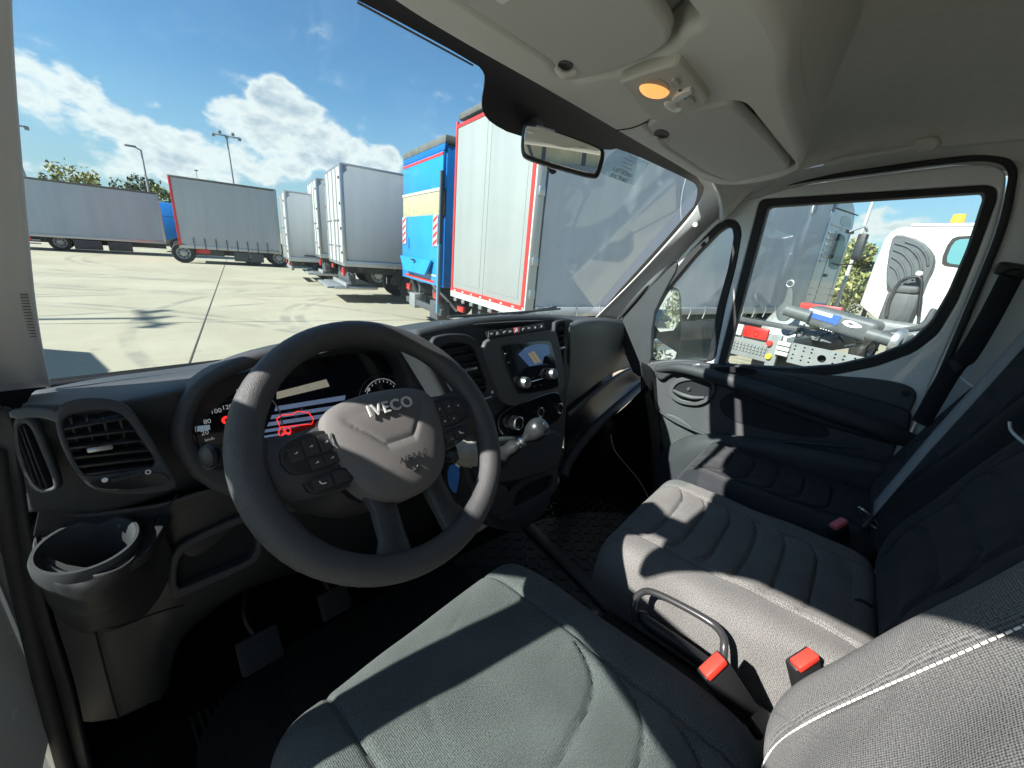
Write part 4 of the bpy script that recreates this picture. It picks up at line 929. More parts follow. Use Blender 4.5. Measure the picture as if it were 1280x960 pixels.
# parking brake
pb = thing('parking_brake_lever', 'looped black parking brake handle between the driver seat and the bench', 'parking brake', H(880,830,z=1.05))
tube('handle_loop', [H(793,776,z=1.13),H(792,755,z=1.16),H(800,742,z=1.175),H(815,740,z=1.18),H(850,756,z=1.18),H(888,778,z=1.18),H(903,794,z=1.18),H(905,812,z=1.17),H(901,850,z=1.12)], .0072, mat('handle_black',(.03,.03,.032),.32,coat=.2), pb, 16, smooth=6)
tube('lever_arm', [H(798,768,z=1.13),H(812,780,z=1.135),H(850,806,z=1.13),H(885,832,z=1.12),H(905,850,z=1.10)], [.010,.0135,.0135,.014,.015], blackp, pb, 18)
lathe('lever_cap', [(0,.006),(.010,.005),(.0125,0),(.0125,-.01)], H(802,771,z=1.135), Vector((-.6,.75,.1)), blackp, pb, 18)
box('brake_console', (.70,.02,.92), (.12,.50,.24), blackp, pb, None, .015)
box('console_tray', (.70,-.06,1.055), (.11,.14,.02), dash2, pb, None, .006)

# =================================================================== PASSENGER DOOR
pd = thing('passenger_door', 'white passenger door with dark trim panel, black window seals and clear windows', 'door', (DX,.3,.85))
do = [(796,402),(806,380),(842,330),(880,284),(912,256),(935,247),(1000,232),(1100,218),(1200,206),(1240,205),(1258,214),(1258,232),(1244,290),(1205,385),(1160,488),(1120,580),(1090,640),(900,640),(830,620),(808,560),(800,480)]
qh = [(806,452),(806,400),(822,366),(860,318),(893,283),(908,273),(922,276),(927,290),(920,330),(906,385),(893,452)]
mh = [(950,249),(1235,231),(1246,236),(1246,250),(1222,315),(1196,378),(1172,418),(1142,441),(1095,458),(1045,468),(990,470),(895,465)]
plate('door_frame', [do, qh, mh], DP, .05, whitep, pd, .006, [-6,-3,-2], 3)
plate('quarter_seal', [qh, [(811,452),(813,398),(830,366),(868,320),(898,289),(908,283),(915,285),(917,296),(910,335),(896,385),(884,452)]], off(DP,.003), .05, rubber, pd, .003, [-3,-3])
plate('window_seal', [mh, [(960,258),(1230,240),(1232,246),(1212,308),(1188,364),(1166,402),(1138,428),(1094,446),(1045,457),(990,461),(906,456)]], off(DP,.003), .05, rubber, pd, .003, [-2,-1.5])
plate('quarter_glass', [[(806,452),(806,400),(822,366),(860,318),(893,283),(908,273),(922,276),(927,290),(920,330),(906,385),(893,452)]], off(DP,-.03), .004, sglass, pd, 0, -3)
plate('window_glass', [mh], off(DP,-.03), .004, sglass, pd, 0, -2)
plate('mirror_triangle', [[(773,402),(800,372),(838,326),(850,330),(830,366),(815,398),(814,462),(794,474),(780,440)]], off(DP,.01), .03, dashm, pd, .006, 1)
tube('outer_seal', [H(a,b,x=1.765) for a, b in [(772,400),(800,368),(840,318),(880,274),(912,250),(940,241),(1000,226),(1100,212),(1200,199),(1245,199),(1264,210),(1264,234),(1250,292),(1211,388),(1166,492)]], .0085, rubber, pd, 12, smooth=6)
# trim panel
panel = [(800,456),(830,450),(862,450),(905,457),(960,463),(1040,470),(1100,474),(1138,482),(1148,494),(1140,512),(1120,560),(1090,640),(1000,700),(880,700),(835,640),(812,560),(800,500)]
plate('door_trim', [panel], off(DP,.012), .03, mat('door_plastic',(.065,.068,.072),.55,bump=.5,bscale=900,var=.1,vscale=8), pd, .008, 2, 4)
plate('upper_pad', [[(818,454),(862,451),(905,458),(940,462),(985,470),(1060,492),(1135,512),(1142,520),(1130,560),(1080,548),(990,520),(900,482),(860,466),(838,468),(826,478),(816,468)]], off(DP,.035), .03, dashm, pd, .010, 2, 4)
tube('armrest', [H(822,462,x=1.755),H(850,460,x=1.735),H(900,472,x=1.715),H(960,490,x=1.70),H(1040,516,x=1.70),H(1110,540,x=1.72),H(1150,556,x=1.75)], [.014,.022,.026,.028,.03,.03,.022], dashm, pd, 20, smooth=6)
plate('pull_cup', [[(892,458),(930,459),(946,462),(944,467),(915,466),(893,463)]], off(DP,.064), .004, void, pd, .001, 1)
plate('lock_switch', [[(864,456),(874,455),(876,458),(866,459)]], off(DP,.0665), .004, satin, pd, .001, 0)
hz_ = [(834,488),(842,474),(862,470),(884,472),(896,480),(892,496),(876,508),(852,506),(838,498)]
plate('handle_bezel', [hz_, [(840,488),(846,479),(862,475),(884,477),(890,483),(886,494),(873,502),(854,501),(843,495)]], off(DP,.030), .012, dash2, pd, .003, [2,2])
plate('handle_recess', [[(838,488),(846,477),(862,473),(884,475),(892,483),(886,497),(873,504),(852,503)]], off(DP,.021), .004, blackp, pd, .001, 2)
hd = tube('door_pull', [H(842,488,x=1.755),H(852,493,x=1.74),H(866,497,x=1.738),H(880,497,x=1.75)], [.006,.009,.009,.006], dash2, pd, 14)
lathe('lock_knob', [(0,.006),(.006,.006),(.007,0)], H(861,486,pl=off(DP,.024)), DP[1], satin, pd, 14)
plate('fabric_insert', [[(896,500),(925,486),(960,494),(1010,512),(1030,530),(1040,548),(1000,546),(940,534),(905,522)]], off(DP,.0165), .006, mat('insert_fabric',(.03,.032,.036),.95,bump=.6,bscale=700), pd, .002, 2)
SPK = off(DP,.020)
plate('speaker_bezel', [[(824,516),(846,520),(872,540),(870,552),(856,570),(838,572),(826,556)]], SPK, .01, dash2, pd, .004, 1)
ls = []
for i in range(14):
    for j in range(14):
        px, py = 827+i*3.2, 522+j*3.6+i*1.1
        if (px-846)**2/22**2+(py-547)**2/22**2 < 1: ls.append((H(px,py,pl=off(SPK,.0005)), (.002,.0022,.0022)))
struct(boxes('speaker_grille', ls, void, pd), 'stuff')
rows = [[H(812,575,x=1.75),H(860,545,x=1.735),H(930,545,x=1.715),H(1010,560,x=1.70),H(1090,575,x=1.70),H(1130,585,x=1.72)],
        [H(816,600,x=1.72),H(860,566,x=1.70),H(930,562,x=1.685),H(1010,578,x=1.68),H(1090,592,x=1.68),H(1130,600,x=1.70)],
        [H(820,650,x=1.73),H(870,620,x=1.71),H(940,620,x=1.70),H(1010,630,x=1.69),H(1090,640,x=1.69),H(1130,650,x=1.71)]]
patch('map_pocket', rows, dashm, pd, (30, 14), .004)
tube('pocket_rim', [H(815,500,x=1.76),H(822,512,x=1.75),H(850,530,x=1.74),H(900,548,x=1.73),H(980,552,x=1.72),H(1080,560,x=1.72)], .006, dashm, pd, 10)
lathe('pad_boss', [(0,.003),(.010,.003),(.011,0)], H(1133,492,pl=off(DP,.013)), DP[1], blackp, pd, 18)
# door mirror outside
om = thing('door_mirror', 'tall black door mirror outside the passenger window with a wide angle glass below', 'door mirror', H(832,400,x=2.0))
dmc = H(832,405,x=1.98); dd = (dmc-CAMP).normalized(); rv = Vector((.16,-1,.03)).normalized(); dn = (rv-dd).normalized(); QP = (dmc, dn)
plate('mirror_housing', [[(814,362),(822,356),(846,358),(853,366),(854,410),(850,446),(842,456),(816,455),(811,445),(812,400)]], QP, .10, blackp, om, .012, 2, 4)
plate('mirror_glass', [[(817,364),(845,361),(850,368),(850,412),(816,416)]], off(QP,.002), .003, mirror, om, .0005, 1)
plate('wide_angle_glass', [[(815,420),(848,418),(846,445),(838,453),(815,450)]], (H(832,436,pl=off(QP,.002)), (dn+Vector((.06,0,.10))).normalized()), .003, mirror, om, .0005, 1)
tube('mirror_arm', [H(815,380,x=1.95),H(806,385,x=1.86)], .015, blackp, om)
tube('mirror_arm', [H(815,440,x=1.95),H(806,442,x=1.86)], .015, blackp, om)
# wiper at the foot of the windscreen
wi = thing('windscreen_wiper', 'thin black wiper resting at the foot of the windscreen', 'wiper', H(650,388,y=1.2))
tube('wiper_blade', [H(560,396,y=1.16),H(640,391,y=1.15),H(700,386,y=1.14)], .005, rubber, wi, 8)
tube('wiper_arm', [H(618,398,y=1.2),H(660,390,y=1.16),H(695,384,y=1.15)], .006, blackp, wi, 8)

# =================================================================== DRIVER DOOR, standing open on the left
dvx = Vector((-.36,-.93,0)).normalized(); hx = Vector((-.14,.98,0)); dnn = Vector((.93,-.36,0)).normalized()
dd = thing('driver_door', 'white driver door standing ajar on the left, beside the windscreen pillar', 'door', tuple(hx+Vector((0,0,.75))))
dl = 1.14; q = lambda a, z: hx+dvx*a+Vector((0,0,z))
qd = [q(.10,1.45),q(.12,1.57),q(.30,1.83),q(.42,1.95),q(.445,1.95),q(.45,1.45)]
md_ = [q(.53,1.45),q(.53,1.96),q(1.06,1.97),q(1.07,1.94),q(1.04,1.70),q(.95,1.53),q(.80,1.46)]
plate('door_shell', [[q(0,.75),q(0,1.55),q(.20,1.84),q(.38,2.01),q(.55,2.045),q(dl-.04,2.05),q(dl,2.01),q(dl,.75)], qd, md_], (hx, dnn), .06, whitep, dd, .008, [1,-3,-3])
plate('door_glass', [md_], (hx-dnn*.03, dnn), .004, sglass, dd, 0, -3); plate('quarter_glass', [qd], (hx-dnn*.03, dnn), .004, sglass, dd, 0, -3)
plate('door_trim', [[q(.38,.85),q(.38,1.44),q(.5,1.44),q(dl-.06,1.52),q(dl-.06,.85)]], (hx+dnn*.03, dnn), .03, dashm, dd, .008, 1)
# =================================================================== GROUND
def concrete():
    m = bpy.data.materials.new('concrete'); m.use_nodes = True; t = m.node_tree; b = t.nodes['Principled BSDF']; A = t.nodes.new; L = t.links.new
    tcn = A('ShaderNodeTexCoord')
    def noise(s, d=6, r=.6, src=None):
        n = A('ShaderNodeTexNoise'); n.inputs['Scale'].default_value = s; n.inputs['Detail'].default_value = d; n.inputs['Roughness'].default_value = r; L(src or tcn.outputs['Object'], n.inputs['Vector']); return n.outputs[0]
    def mm(op, a, bb=None):
        n = A('ShaderNodeMath'); n.operation = op; n.use_clamp = op == 'MULTIPLY_ADD'
        for i, v in enumerate((a, bb)):
            if v is None: continue
            if hasattr(v, 'links'): L(v, n.inputs[i])
            else: n.inputs[i].default_value = v
        return n.outputs[0]
    def mr(v, a, b_, c=0, d=1):
        n = A('ShaderNodeMapRange'); n.interpolation_type = 'SMOOTHSTEP'; L(v, n.inputs[0])
        for i, q in enumerate((a, b_, c, d)): n.inputs[i+1].default_value = q
        return n.outputs[0]
    def mix(f, c1, c2):
        n = A('ShaderNodeMix'); n.data_type = 'RGBA'; L(f, n.inputs[0])
        for i, c in ((6, c1), (7, c2)):
            if hasattr(c, 'links'): L(c, n.inputs[i])
            else: n.inputs[i].default_value = (*c, 1)
        return n.outputs[2]
    c = mix(mr(noise(.35), .3, .7), (.295,.268,.194), (.36,.328,.245))
    c = mix(mm('MULTIPLY', mr(noise(3.1, 8, .7), .48, .75), .35), c, (.22,.20,.155))
    c = mix(mm('MULTIPLY', mr(noise(60, 3, .7), .5, .8), .3), c, (.42,.385,.30))
    c = mix(mm('MULTIPLY', mr(noise(1.9, 2, .5), .68, .76), .35), c, (.09,.085,.07))
    # tyre scrubs: arcs round turning centres
    sp_ = A('ShaderNodeSeparateXYZ'); L(tcn.outputs['Object'], sp_.inputs[0])
    nn_ = noise(1.1, 4); acc = None
    for (cx, cy, rads) in ((8.5,26,(7.4,7.9,9.8,12.9,13.3)),(-9,3,(13.1,13.5,16.2,18.7,19.1)),(9,8,(5.6,5.9,8.4)),(-2,33,(18.6,19.0,21.7))):
        dx, dy = mm('SUBTRACT', sp_.outputs[0], cx), mm('SUBTRACT', sp_.outputs[1], cy)
        r = mm('SQRT', mm('ADD', mm('MULTIPLY', dx, dx), mm('MULTIPLY', dy, dy)))
        for R_ in rads:
            k = mr(mm('ABSOLUTE', mm('SUBTRACT', r, R_)), .05, .15, 1, 0); acc = k if acc is None else mm('MAXIMUM', acc, k)
    acc = mm('MULTIPLY', mm('MULTIPLY', acc, mr(nn_, .36, .62)), .50)
    c = mix(acc, c, (.13,.125,.11))
    L(c, b.inputs['Base Color']); b.inputs['Roughness'].default_value = .85; b.inputs['Specular IOR Level'].default_value = .3
    bp = A('ShaderNodeBump'); bp.inputs['Strength'].default_value = .3; bp.inputs['Distance'].default_value = .01; L(noise(40, 4), bp.inputs['Height']); L(bp.outputs[0], b.inputs['Normal'])
    return m
me = bpy.data.meshes.new('ground'); s = 1500
me.from_pydata([(-s,-s,0),(s,-s,0),(s,s,0),(-s,s,0)], [], [(0,1,2,3)])
g = link('ground', me, concrete()); struct(g)
# sawn joints between the slabs, recessed look: narrow dark sealant strips
jm = mat('joint_sealant', (.055,.05,.042), .9)
tailr = mat('tail_lamp_red', (.38,.02,.015), .25, coat=.4)
def strip(name, a, b, w, m=jm, z=.004):
    d = (b-a).normalized(); n = Vector((-d.y, d.x, 0))*w/2; me = bpy.data.meshes.new(name)
    me.from_pydata([tuple(q+Vector((0,0,z))) for q in (a-n, b-n, b+n, a+n)], [], [(0,1,2,3)]); o = link(name, me, m, g); return o
ja, jb = H(60,405,z=0), H(520,400,z=0); jd = (jb-ja).normalized()
strip('slab_joint', ja-jd*12, jb+jd*20, .020)
jc, jd2 = H(240,445,z=0), H(276,345,z=0); dd_ = (jd2-jc).normalized()
strip('slab_joint', jc-dd_*6, jd2+dd_*20, .018, z=.008)
for k in (8, -8): strip('slab_joint', ja-jd*12+dd_*abs(k)*(1 if k > 0 else -1), jb+jd*20+dd_*abs(k)*(1 if k > 0 else -1), .03)

# =================================================================== VEHICLES
RZ = math.radians(-15.7); AX = Vector((math.cos(RZ), math.sin(RZ), 0)); LF = Vector((-math.sin(RZ), math.cos(RZ), 0))
greyc = mat('grey_curtain', (.40,.42,.44), .55, var=.06, vscale=.6, kind='streak'); greyc2 = mat('pale_grey_curtain', (.36,.37,.38), .6, var=.05, vscale=1.5)
darkc = mat('slate_curtain', (.43,.46,.50), .42, var=.06, vscale=.5, kind='streak')
boxw = mat('white_panel', (.44,.45,.43), .4, var=.06, vscale=.9, kind='streak'); boxg = mat('shaded_white_panel', (.36,.385,.41), .45, var=.06, vscale=.9, kind='streak')  # grey panel: white truck sides with shade put into the colour
alu = mat('aluminium', (.42,.44,.45), .35, .8, var=.08, vscale=12); chass = mat('chassis_grey', (.06,.065,.07), .6, var=.2, vscale=8)
redtape = mat('red_tape', (.62,.035,.03), .4); roofw = mat('worn_roof_edge', (.10,.105,.095), .6, var=.3, vscale=6)
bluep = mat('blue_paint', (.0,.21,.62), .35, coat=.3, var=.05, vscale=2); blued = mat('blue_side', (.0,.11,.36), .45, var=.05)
bluel = mat('light_blue_paint', (.012,.22,.50), .35, coat=.3, var=.06, vscale=2)  # lighter blue than the body, used on the rear and lift
tan = mat('worn_cream_panel', (.34,.31,.19), .7, var=.22, vscale=14); tyrem = mat('tyre', (.022,.022,.022), .85, bump=.4, bscale=200)
rimm = mat('grey_rim', (.35,.36,.35), .45, .3, var=.15, vscale=12); silverc = mat('silver_truck_paint', (.34,.36,.39), .28, .25, coat=.7)
hookg = mat('hook_grey', (.075,.085,.09), .5, var=.15, vscale=8); lgrey = mat('light_grey_paint', (.19,.20,.20), .5, var=.1, vscale=8)
whitec = mat('white_cab_paint', (.55,.55,.515), .3, coat=.5, var=.03)
_w = {}
def wheel(root, x, y, side=-1, R=.5, w=.30):
    """side -1: face towards local -y"""
    o_ = Vector((x, y, R)); a = Vector((0, side, 0))
    key = (R, w, side)
    if key not in _w:
        t = lathe('tyre', [(R*.56,-w*.4),(R*.62,0),(R*.80,.02),(R*.93,.012),(R*.99,-.03),(R,-.07),(R,-w+.05),(R*.95,-w),(R*.6,-w)], (0,0,0), a, tyrem, None, 36)
        r = lathe('rim', [(R*.60,.0),(R*.56,-.005),(R*.50,-.05),(R*.34,-.09),(R*.30,-.02),(R*.17,.0),(R*.15,.03),(R*.02,.04)], (0,0,0), a, rimm, None, 36)
        hl = boxes('hand_holes', [(Vector((math.cos(k*math.pi/4)*R*.42, side*-.055, math.sin(k*math.pi/4)*R*.42)), (.05,.03,.05)) for k in range(8)], void)
        _w[key] = (t.data, r.data, hl.data)
        for q in (t, r, hl): bpy.data.objects.remove(q)
    t = bpy.data.objects.new('wheel', _w[key][0]); COL.objects.link(t); t.parent = root; t.location = o_
    for nm, dd in (('rim', _w[key][1]), ('hand_holes', _w[key][2])):
        r = bpy.data.objects.new(nm, dd); COL.objects.link(r); r.parent = t
    return t
def bx(name, root, x0, x1, y0, y1, z0, z1, m, bev=.01):
    return box(name, ((x0+x1)/2,(y0+y1)/2,(z0+z1)/2), (abs(x1-x0),abs(y1-y0),abs(z1-z0)), m, root, None, bev, True)
def curtain(root, x0, x1, y, z0, z1, m, amp=.012, per=.55, name='side_curtain'):
    rows = []
    for i in range(26):
        z = z1+(z0-z1)*i/25
        rows.append([Vector((x0+(x1-x0)*j/90, y-amp*math.sin(j/90*(x1-x0)/per*6.28)*(.4+.6*i/25)-amp*1.6*math.sin(j*.31+i*.22)*math.sin(i/25*3.1), z)) for j in range(91)])
    return link(name, grid_mesh(rows, name), m, root, 80, True)
def under(root, L_, W_, z0, name='chassis'):
    lst = [((L_/2, W_*.32, z0-.16), (L_*.96,.09,.24)), ((L_/2, W_*.68, z0-.16), (L_*.96,.09,.24))]
    for k in range(int(L_)): lst.append(((.5+k, W_/2, z0-.10), (.08, W_*.9, .1)))
    return boxes(name, lst, chass, root, True, .005)
def box_truck(name, label, cat, C, L_, W_, z0, z1, sm_, rm_, kind, grp=None, doors=True, wheels=(), rz=RZ):
    t = thing(name, label, cat, (C.x, C.y, 0), rz, grp)
    bx('body', t, .03, L_, .03, W_-.03, z0, z1-.05, sm_, .01)
    bx('roof_cap', t, 0, L_+.02, 0, W_, z1-.06, z1, alu, .02)
    bx('bottom_rail', t, 0, L_+.02, -.012, W_, z0-.04, z0+.12, alu, .01)
    for (x, y) in ((.035, .02), (L_-.03, .02), (.035, W_-.02)): bx('corner_post', t, x-.045, x+.05, y-.035, y+.035, z0+.1, z1-.04, sm_ if kind == 'plain' else alu, .01)
    if doors:
        for d, (a, b) in enumerate(((.05, W_/2-.01), (W_/2+.01, W_-.05))):
            dr = bx('rear_door', t, -.025, .035, a, b, z0+.05, z1-.1, rm_, .01)
            for q in (a+(b-a)*.3, a+(b-a)*.75):
                tube('lock_bar', [Vector((-.05,q,z0+.0)), Vector((-.05,q,z1-.12))], .016, alu, dr, 8, False, 0, None, True)
            for z in np.linspace(z0+.3, z1-.4, 4): bx('hinge', dr, -.045, -.02, (a if d == 0 else b-.1), (a+.1 if d == 0 else b), z, z+.07, chass, .004)
            for (z, hgt) in ((z0+.5,.05),(z0+1.2,.05)): bx('bar_bracket', dr, -.06, -.025, a+.15, b-.1, z, z+.03, alu, .004)
    under(t, L_, W_, z0)
    bx('bumper', t, .05, .15, .15, W_-.15, .45, .58, lgrey, .01)
    for y in (.25, W_-.5): bx('tail_lamp', t, .01, .06, y, y+.28, z0-.22, z0-.10, tailr, .01)
    for (x, R_) in wheels:
        wheel(t, x, .10, -1, R_); wheel(t, x, W_-.10, 1, R_)
        tube('mudguard', [Vector((x+math.cos(a)*(R_+.1), .22, R_+math.sin(a)*(R_+.1))) for a in np.linspace(.1,3.04,9)], .04, blackp, t, 8, False, 2, 4, True)
    return t
# T7: the big white rear with slate curtain, nearest on the right
C7 = Vector((4.45,3.62,0))
t7 = thing('curtain_truck', 'large truck with pale grey rear doors edged in red and a slate side curtain', 'truck', (C7.x, C7.y, 0), RZ)
W7, L7 = 2.5, 9.0
bx('load_bed', t7, 0, L7, 0, W7, .98, 1.12, alu, .01)
bx('roof', t7, 0, L7, 0, W7, 3.93, 4.03, roofw, .02)
rear = mat('pale_grey_door', (.25,.27,.26), .45, var=.05, vscale=.8, kind='streak')
for a, b in ((.06,W7/2-.004),(W7/2+.004,W7-.06)):
    d = bx('rear_door', t7, -.02, .03, a, b, 1.12, 3.86, rear, .008)
    bx('door_field', d, -.026, -.018, a+.12, b-.12, 1.22, 3.76, rear, .004)
    bx('marker_tape', d, -.030, -.021, a, b, 3.80, 3.85, redtape, 0)
bx('marker_tape', t7, -.031, -.005, .0, .075, 1.10, 3.90, redtape, 0); bx('marker_tape', t7, -.031, -.005, W7-.055, W7, 1.10, 3.90, redtape, 0)
bx('marker_tape', t7, -.045, -.022, .02, W7-.02, 1.075, 1.135, redtape, 0)
for k in range(7): bx('tape_fleck', t7, -.047, -.044, .22+k*.34, .29+k*.34, 1.085, 1.11, boxw, 0)
bx('rear_sill', t7, -.04, .02, 0, W7, .96, 1.12, boxw, .008)
for k in range(7): bx('sill_latch', t7, -.07, -.04, .2+k*.33, .30+k*.33, .90, .96, alu, .006)
bx('corner_post', t7, -.02, .13, -.03, .04, .98, 3.95, boxw, .01)
bx('post_gap', t7, .13, .17, -.015, .03, 1.1, 3.93, chass, .004)
for z in (1.25, 1.7, 2.6, 3.4): bx('post_hinge', t7, .02, .12, -.06, -.03, z, z+.12, alu, .01)
curtain(t7, .17, L7, -.01, 1.14, 3.95, darkc)
bx('curtain_hem', t7, .17, L7, -.03, -.02, 1.02, 1.14, mat('pale_hem',(.42,.44,.47),.5), .004)
for k in range(18):
    x = .45+k*.5; tube('strap_hook', [Vector((x,-.045,1.16)), Vector((x+.02,-.06,1.05)), Vector((x-.01,-.05,.90))], .014, alu, t7, 8, False, 2, None, True)
# printed arcs on the curtain: large pale logo swirl, and a small white ring mark
pal = mat('curtain_print', (.50,.53,.57), .5)
tube('curtain_print', [Vector((3.9+ .9*math.cos(a), -.035, 3.1+.9*math.sin(a))) for a in np.linspace(2.4,5.2,14)], .004, pal, t7, 6, False, 2, None, True)
tube('curtain_print', [Vector((.62+.09*math.cos(a), -.035, 3.25+.09*math.sin(a))) for a in np.linspace(0,6.28,14)], .01, pal, t7, 6, False, 1, None, True)
tube('curtain_print', [Vector((8.0+.12*math.cos(a), -.035, 3.45+.16*math.sin(a))) for a in np.linspace(0,6.28,14)], .014, pal, t7, 6, False, 1, None, True)
under(t7, L7, W7, .98); bx('side_guard', t7, 1.4, L7-.6, 0, .05, .45, .85, chass, .01); bx('bumper', t7, -.02, .08, .1, W7-.1, .48, .60, alu, .01)
for y in (.15, W7-.45): bx('tail_lamp', t7, .02, .08, y, y+.26, .70, .80, tailr, .01)
bx('hitch', t7, .25, .5, 1.0, 1.4, .5, .85, tailr, .02)
for x in (1.9, 3.2): wheel(t7, x, .1, -1); wheel(t7, x, W7-.1, 1)
wheel(t7, 10.05, .1, -1)
# its cab
cb = plate('cab', [[Vector((x,0,z)) for x,z in ((9.15,.75),(9.15,3.55),(9.3,3.86),(9.7,3.95),(10.3,3.82),(10.62,3.5),(10.72,3.0),(10.85,1.5),(10.85,.5),(10.6,.5),(10.5,1.0),(10.1,1.12),(9.6,1.0),(9.5,.75))]], (Vector((0,0,0)), Vector((0,-1,0))), 2.45, silverc, t7, .05, 1, 3, 35, True)
plate('cab_window', [[Vector((x,-.004,z)) for x,z in ((9.75,2.25),(9.75,3.0),(9.85,3.08),(10.4,3.02),(10.58,2.6),(10.6,2.2),(10.2,2.15))]], (Vector((0,-.004,0)), Vector((0,-1,0))), .012, cglass, cb, .003, 1, 2, 35, True)
plate('upper_window', [[Vector((x,-.004,z)) for x,z in ((9.7,3.25),(9.7,3.52),(10.4,3.46),(10.5,3.2))]], (Vector((0,-.004,0)), Vector((0,-1,0))), .012, mat('dark_glass',(.03,.05,.07),.08,coat=1), cb, .003, 1, 2, 35, True)
for z in (1.45, 1.62, 3.2): bx('cab_moulding', cb, 9.2, 10.75, -.02, .0, z, z+.035, silverc, .006)
for z in np.linspace(2.3, 3.0, 6): bx('air_slat', cb, 9.2, 9.55, -.03, -.0, z, z+.05, silverc, .008)
bx('door_handle', cb, 9.75, 9.92, -.04, 0, 1.95, 2.03, blackp, .01)
bx('door_gap', cb, 9.66, 9.68, -.004, .01, .9, 3.1, void, 0)
bx('sun_visor_lip', cb, 10.3, 10.75, -.03, 0, 3.12, 3.2, blackp, .02)
bx('lower_step', cb, 9.7, 10.6, -.03, 0, .5, .95, chass, .02); bx('rear_fairing', cb, 9.02, 9.18, -.02, .3, 1.0, 3.5, silverc, .03)
bx('door_gap', cb, 10.56, 10.575, -.004, .01, .9, 3.1, void, 0); bx('trim_line', cb, 9.2, 10.7, -.012, 0, 3.58, 3.61, blackp, .002)
bx('blue_reflection', cb, 9.3, 10.4, -.06, -.0, 1.02, 1.24, blued, .01)  # band of reflected blue put on the cab as a coloured strip
mr_ = bx('side_mirror', cb, 10.45, 10.65, -.42, -.22, 2.45, 3.12, blackp, .04)
tube('mirror_bracket', [Vector((10.4,-.02,3.15)), Vector((10.6,-.25,3.3)), Vector((10.75,-.3,3.2))], .03, silverc, mr_, 8, False, 2, None, True)
tube('mirror_bracket', [Vector((10.5,-.02,2.3)), Vector((10.7,-.25,2.35))], .02, blackp, mr_, 8, False, 0, None, True)

# T6: the blue one with a folded tail lift
C6 = Vector((5.4,6.67,0))*1.0
t6 = thing('tail_lift_truck', 'bright blue truck rear with cream band, striped warning boards and folded tail lift', 'truck', (C6.x, C6.y, 0), RZ)
W6 = 2.5; zb, zt = 1.0, 3.86
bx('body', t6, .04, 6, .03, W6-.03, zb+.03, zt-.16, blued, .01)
bx('roof_cap', t6, -.02, 6, 0, W6, zt-.14, zt, roofw, .02)
bx('rear_header', t6, -.02, .05, .02, W6-.02, zt-.26, zt-.14, blued, .01)
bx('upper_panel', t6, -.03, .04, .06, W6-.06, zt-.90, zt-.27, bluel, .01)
bx('marker_tape', t6, -.036, -.028, .06, W6-.06, zt-.34, zt-.29, redtape, 0)
bx('white_rail', t6, -.05, .0, .04, W6-.04, zt-.96, zt-.90, boxw, .008)
bx('cream_band', t6, -.035, .03, .05, W6-.06, zt-1.40, zt-.96, tan, .006)
pl6 = bx('lift_platform', t6, -.06, .03, .10, W6-.06, zb+.05, zt-1.40, bluel, .01)
for y in (.14, W6-.4):
    wb = bx('warning_board', t6, -.085, -.06, y, y+.24, zb+.85, zb+1.45, boxw, .003)
    for k in range(4):
        z = zb+.88+k*.15
        plate('red_stripe', [[Vector((-.0865,a,b)) for a,b in ((y+.01,z+.06),(y+.23,z-.06+.02),(y+.23,z+.04),(y+.01,z+.13))]], (Vector((-.0865,0,0)), Vector((-1,0,0))), .001, redbtn, wb, 0, 0, 2, 35, True)
bx('marker_tape', t6, -.066, -.058, .3, W6-.3, zb+.10, zb+.15, redtape, 0); bx('marker_tape', t6, -.066,-.058,.2,W6-.2, zb+.24,zb+.27, boxw,0)
plate('lift_flap', [[Vector((-.3,a,0)) for a in ()] or [Vector((-.20,.50,zb+.24)),Vector((-.20,1.9,zb+.24)),Vector((-.12,2.42,zb+.56)),Vector((-.12,.36,zb+.56))]], (Vector((-.16,1,zb+.45)), Vector((-1,0,.25))), .05, bluel, t6, .008, 0, 2, 35, True)
bx('flap_latch', t6, -.24, -.18, 1.2, 1.35, zb+.5, zb+.54, chass, .005)
bx('grip_slot', pl6, -.068, -.05, 1.9, 2.0, zb+.75, zb+1.0, blued, .005)
bx('lift_column', t6, -.10, -.03, -.01, .05, zb+.9, zt-.62, mat('lift_steel',(.06,.08,.10),.5), .01); bx('lift_ram', t6, -.12, -.05, -.02, .05, .5, zb+.9, mat('bluish_steel',(.12,.28,.38),.4,.3), .01)
bx('side_seam', t6, .35, .37, .015, .035, zb, zt-.16, bluep, .002)
under(t6, 6, W6, zb); tube('lift_arm', [Vector((.0,.55,zb+.15)),Vector((.2,.5,.75)),Vector((.7,.45,.62))], .06, chass, t6, 8, False, 2, None, True); tube('lift_arm', [Vector((.0,1.95,zb+.15)),Vector((.2,2.,.75)),Vector((.7,2.05,.62))], .06, chass, t6, 8, False, 2, None, True)
tube('hydraulic_cylinder', [Vector((-.05,.5,zb+.1)),Vector((.5,.3,.5))], .035, alu, t6, 8, False, 0, None, True)
bx('bumper', t6, .02, .12, .1, W6-.1, .42, .56, chass, .01); bx('step_box', t6, .0, .3, .25, .7, .3, .7, chass, .02); bx('step_box', t6, .0, .3, 1.7, 2.1, .35, .7, lgrey, .02)
for y in (.2, W6-.5): bx('tail_lamp', t6, -.03, .03, y, y+.25, .76, .9, tailr, .01)
bx('bumper_lamp', t6, -.10,-.04,-.02,.12,.68,.9, tailr, .01)
for x in (1.4,): wheel(t6, x, .1, -1); wheel(t6, x, W6-.1, 1)

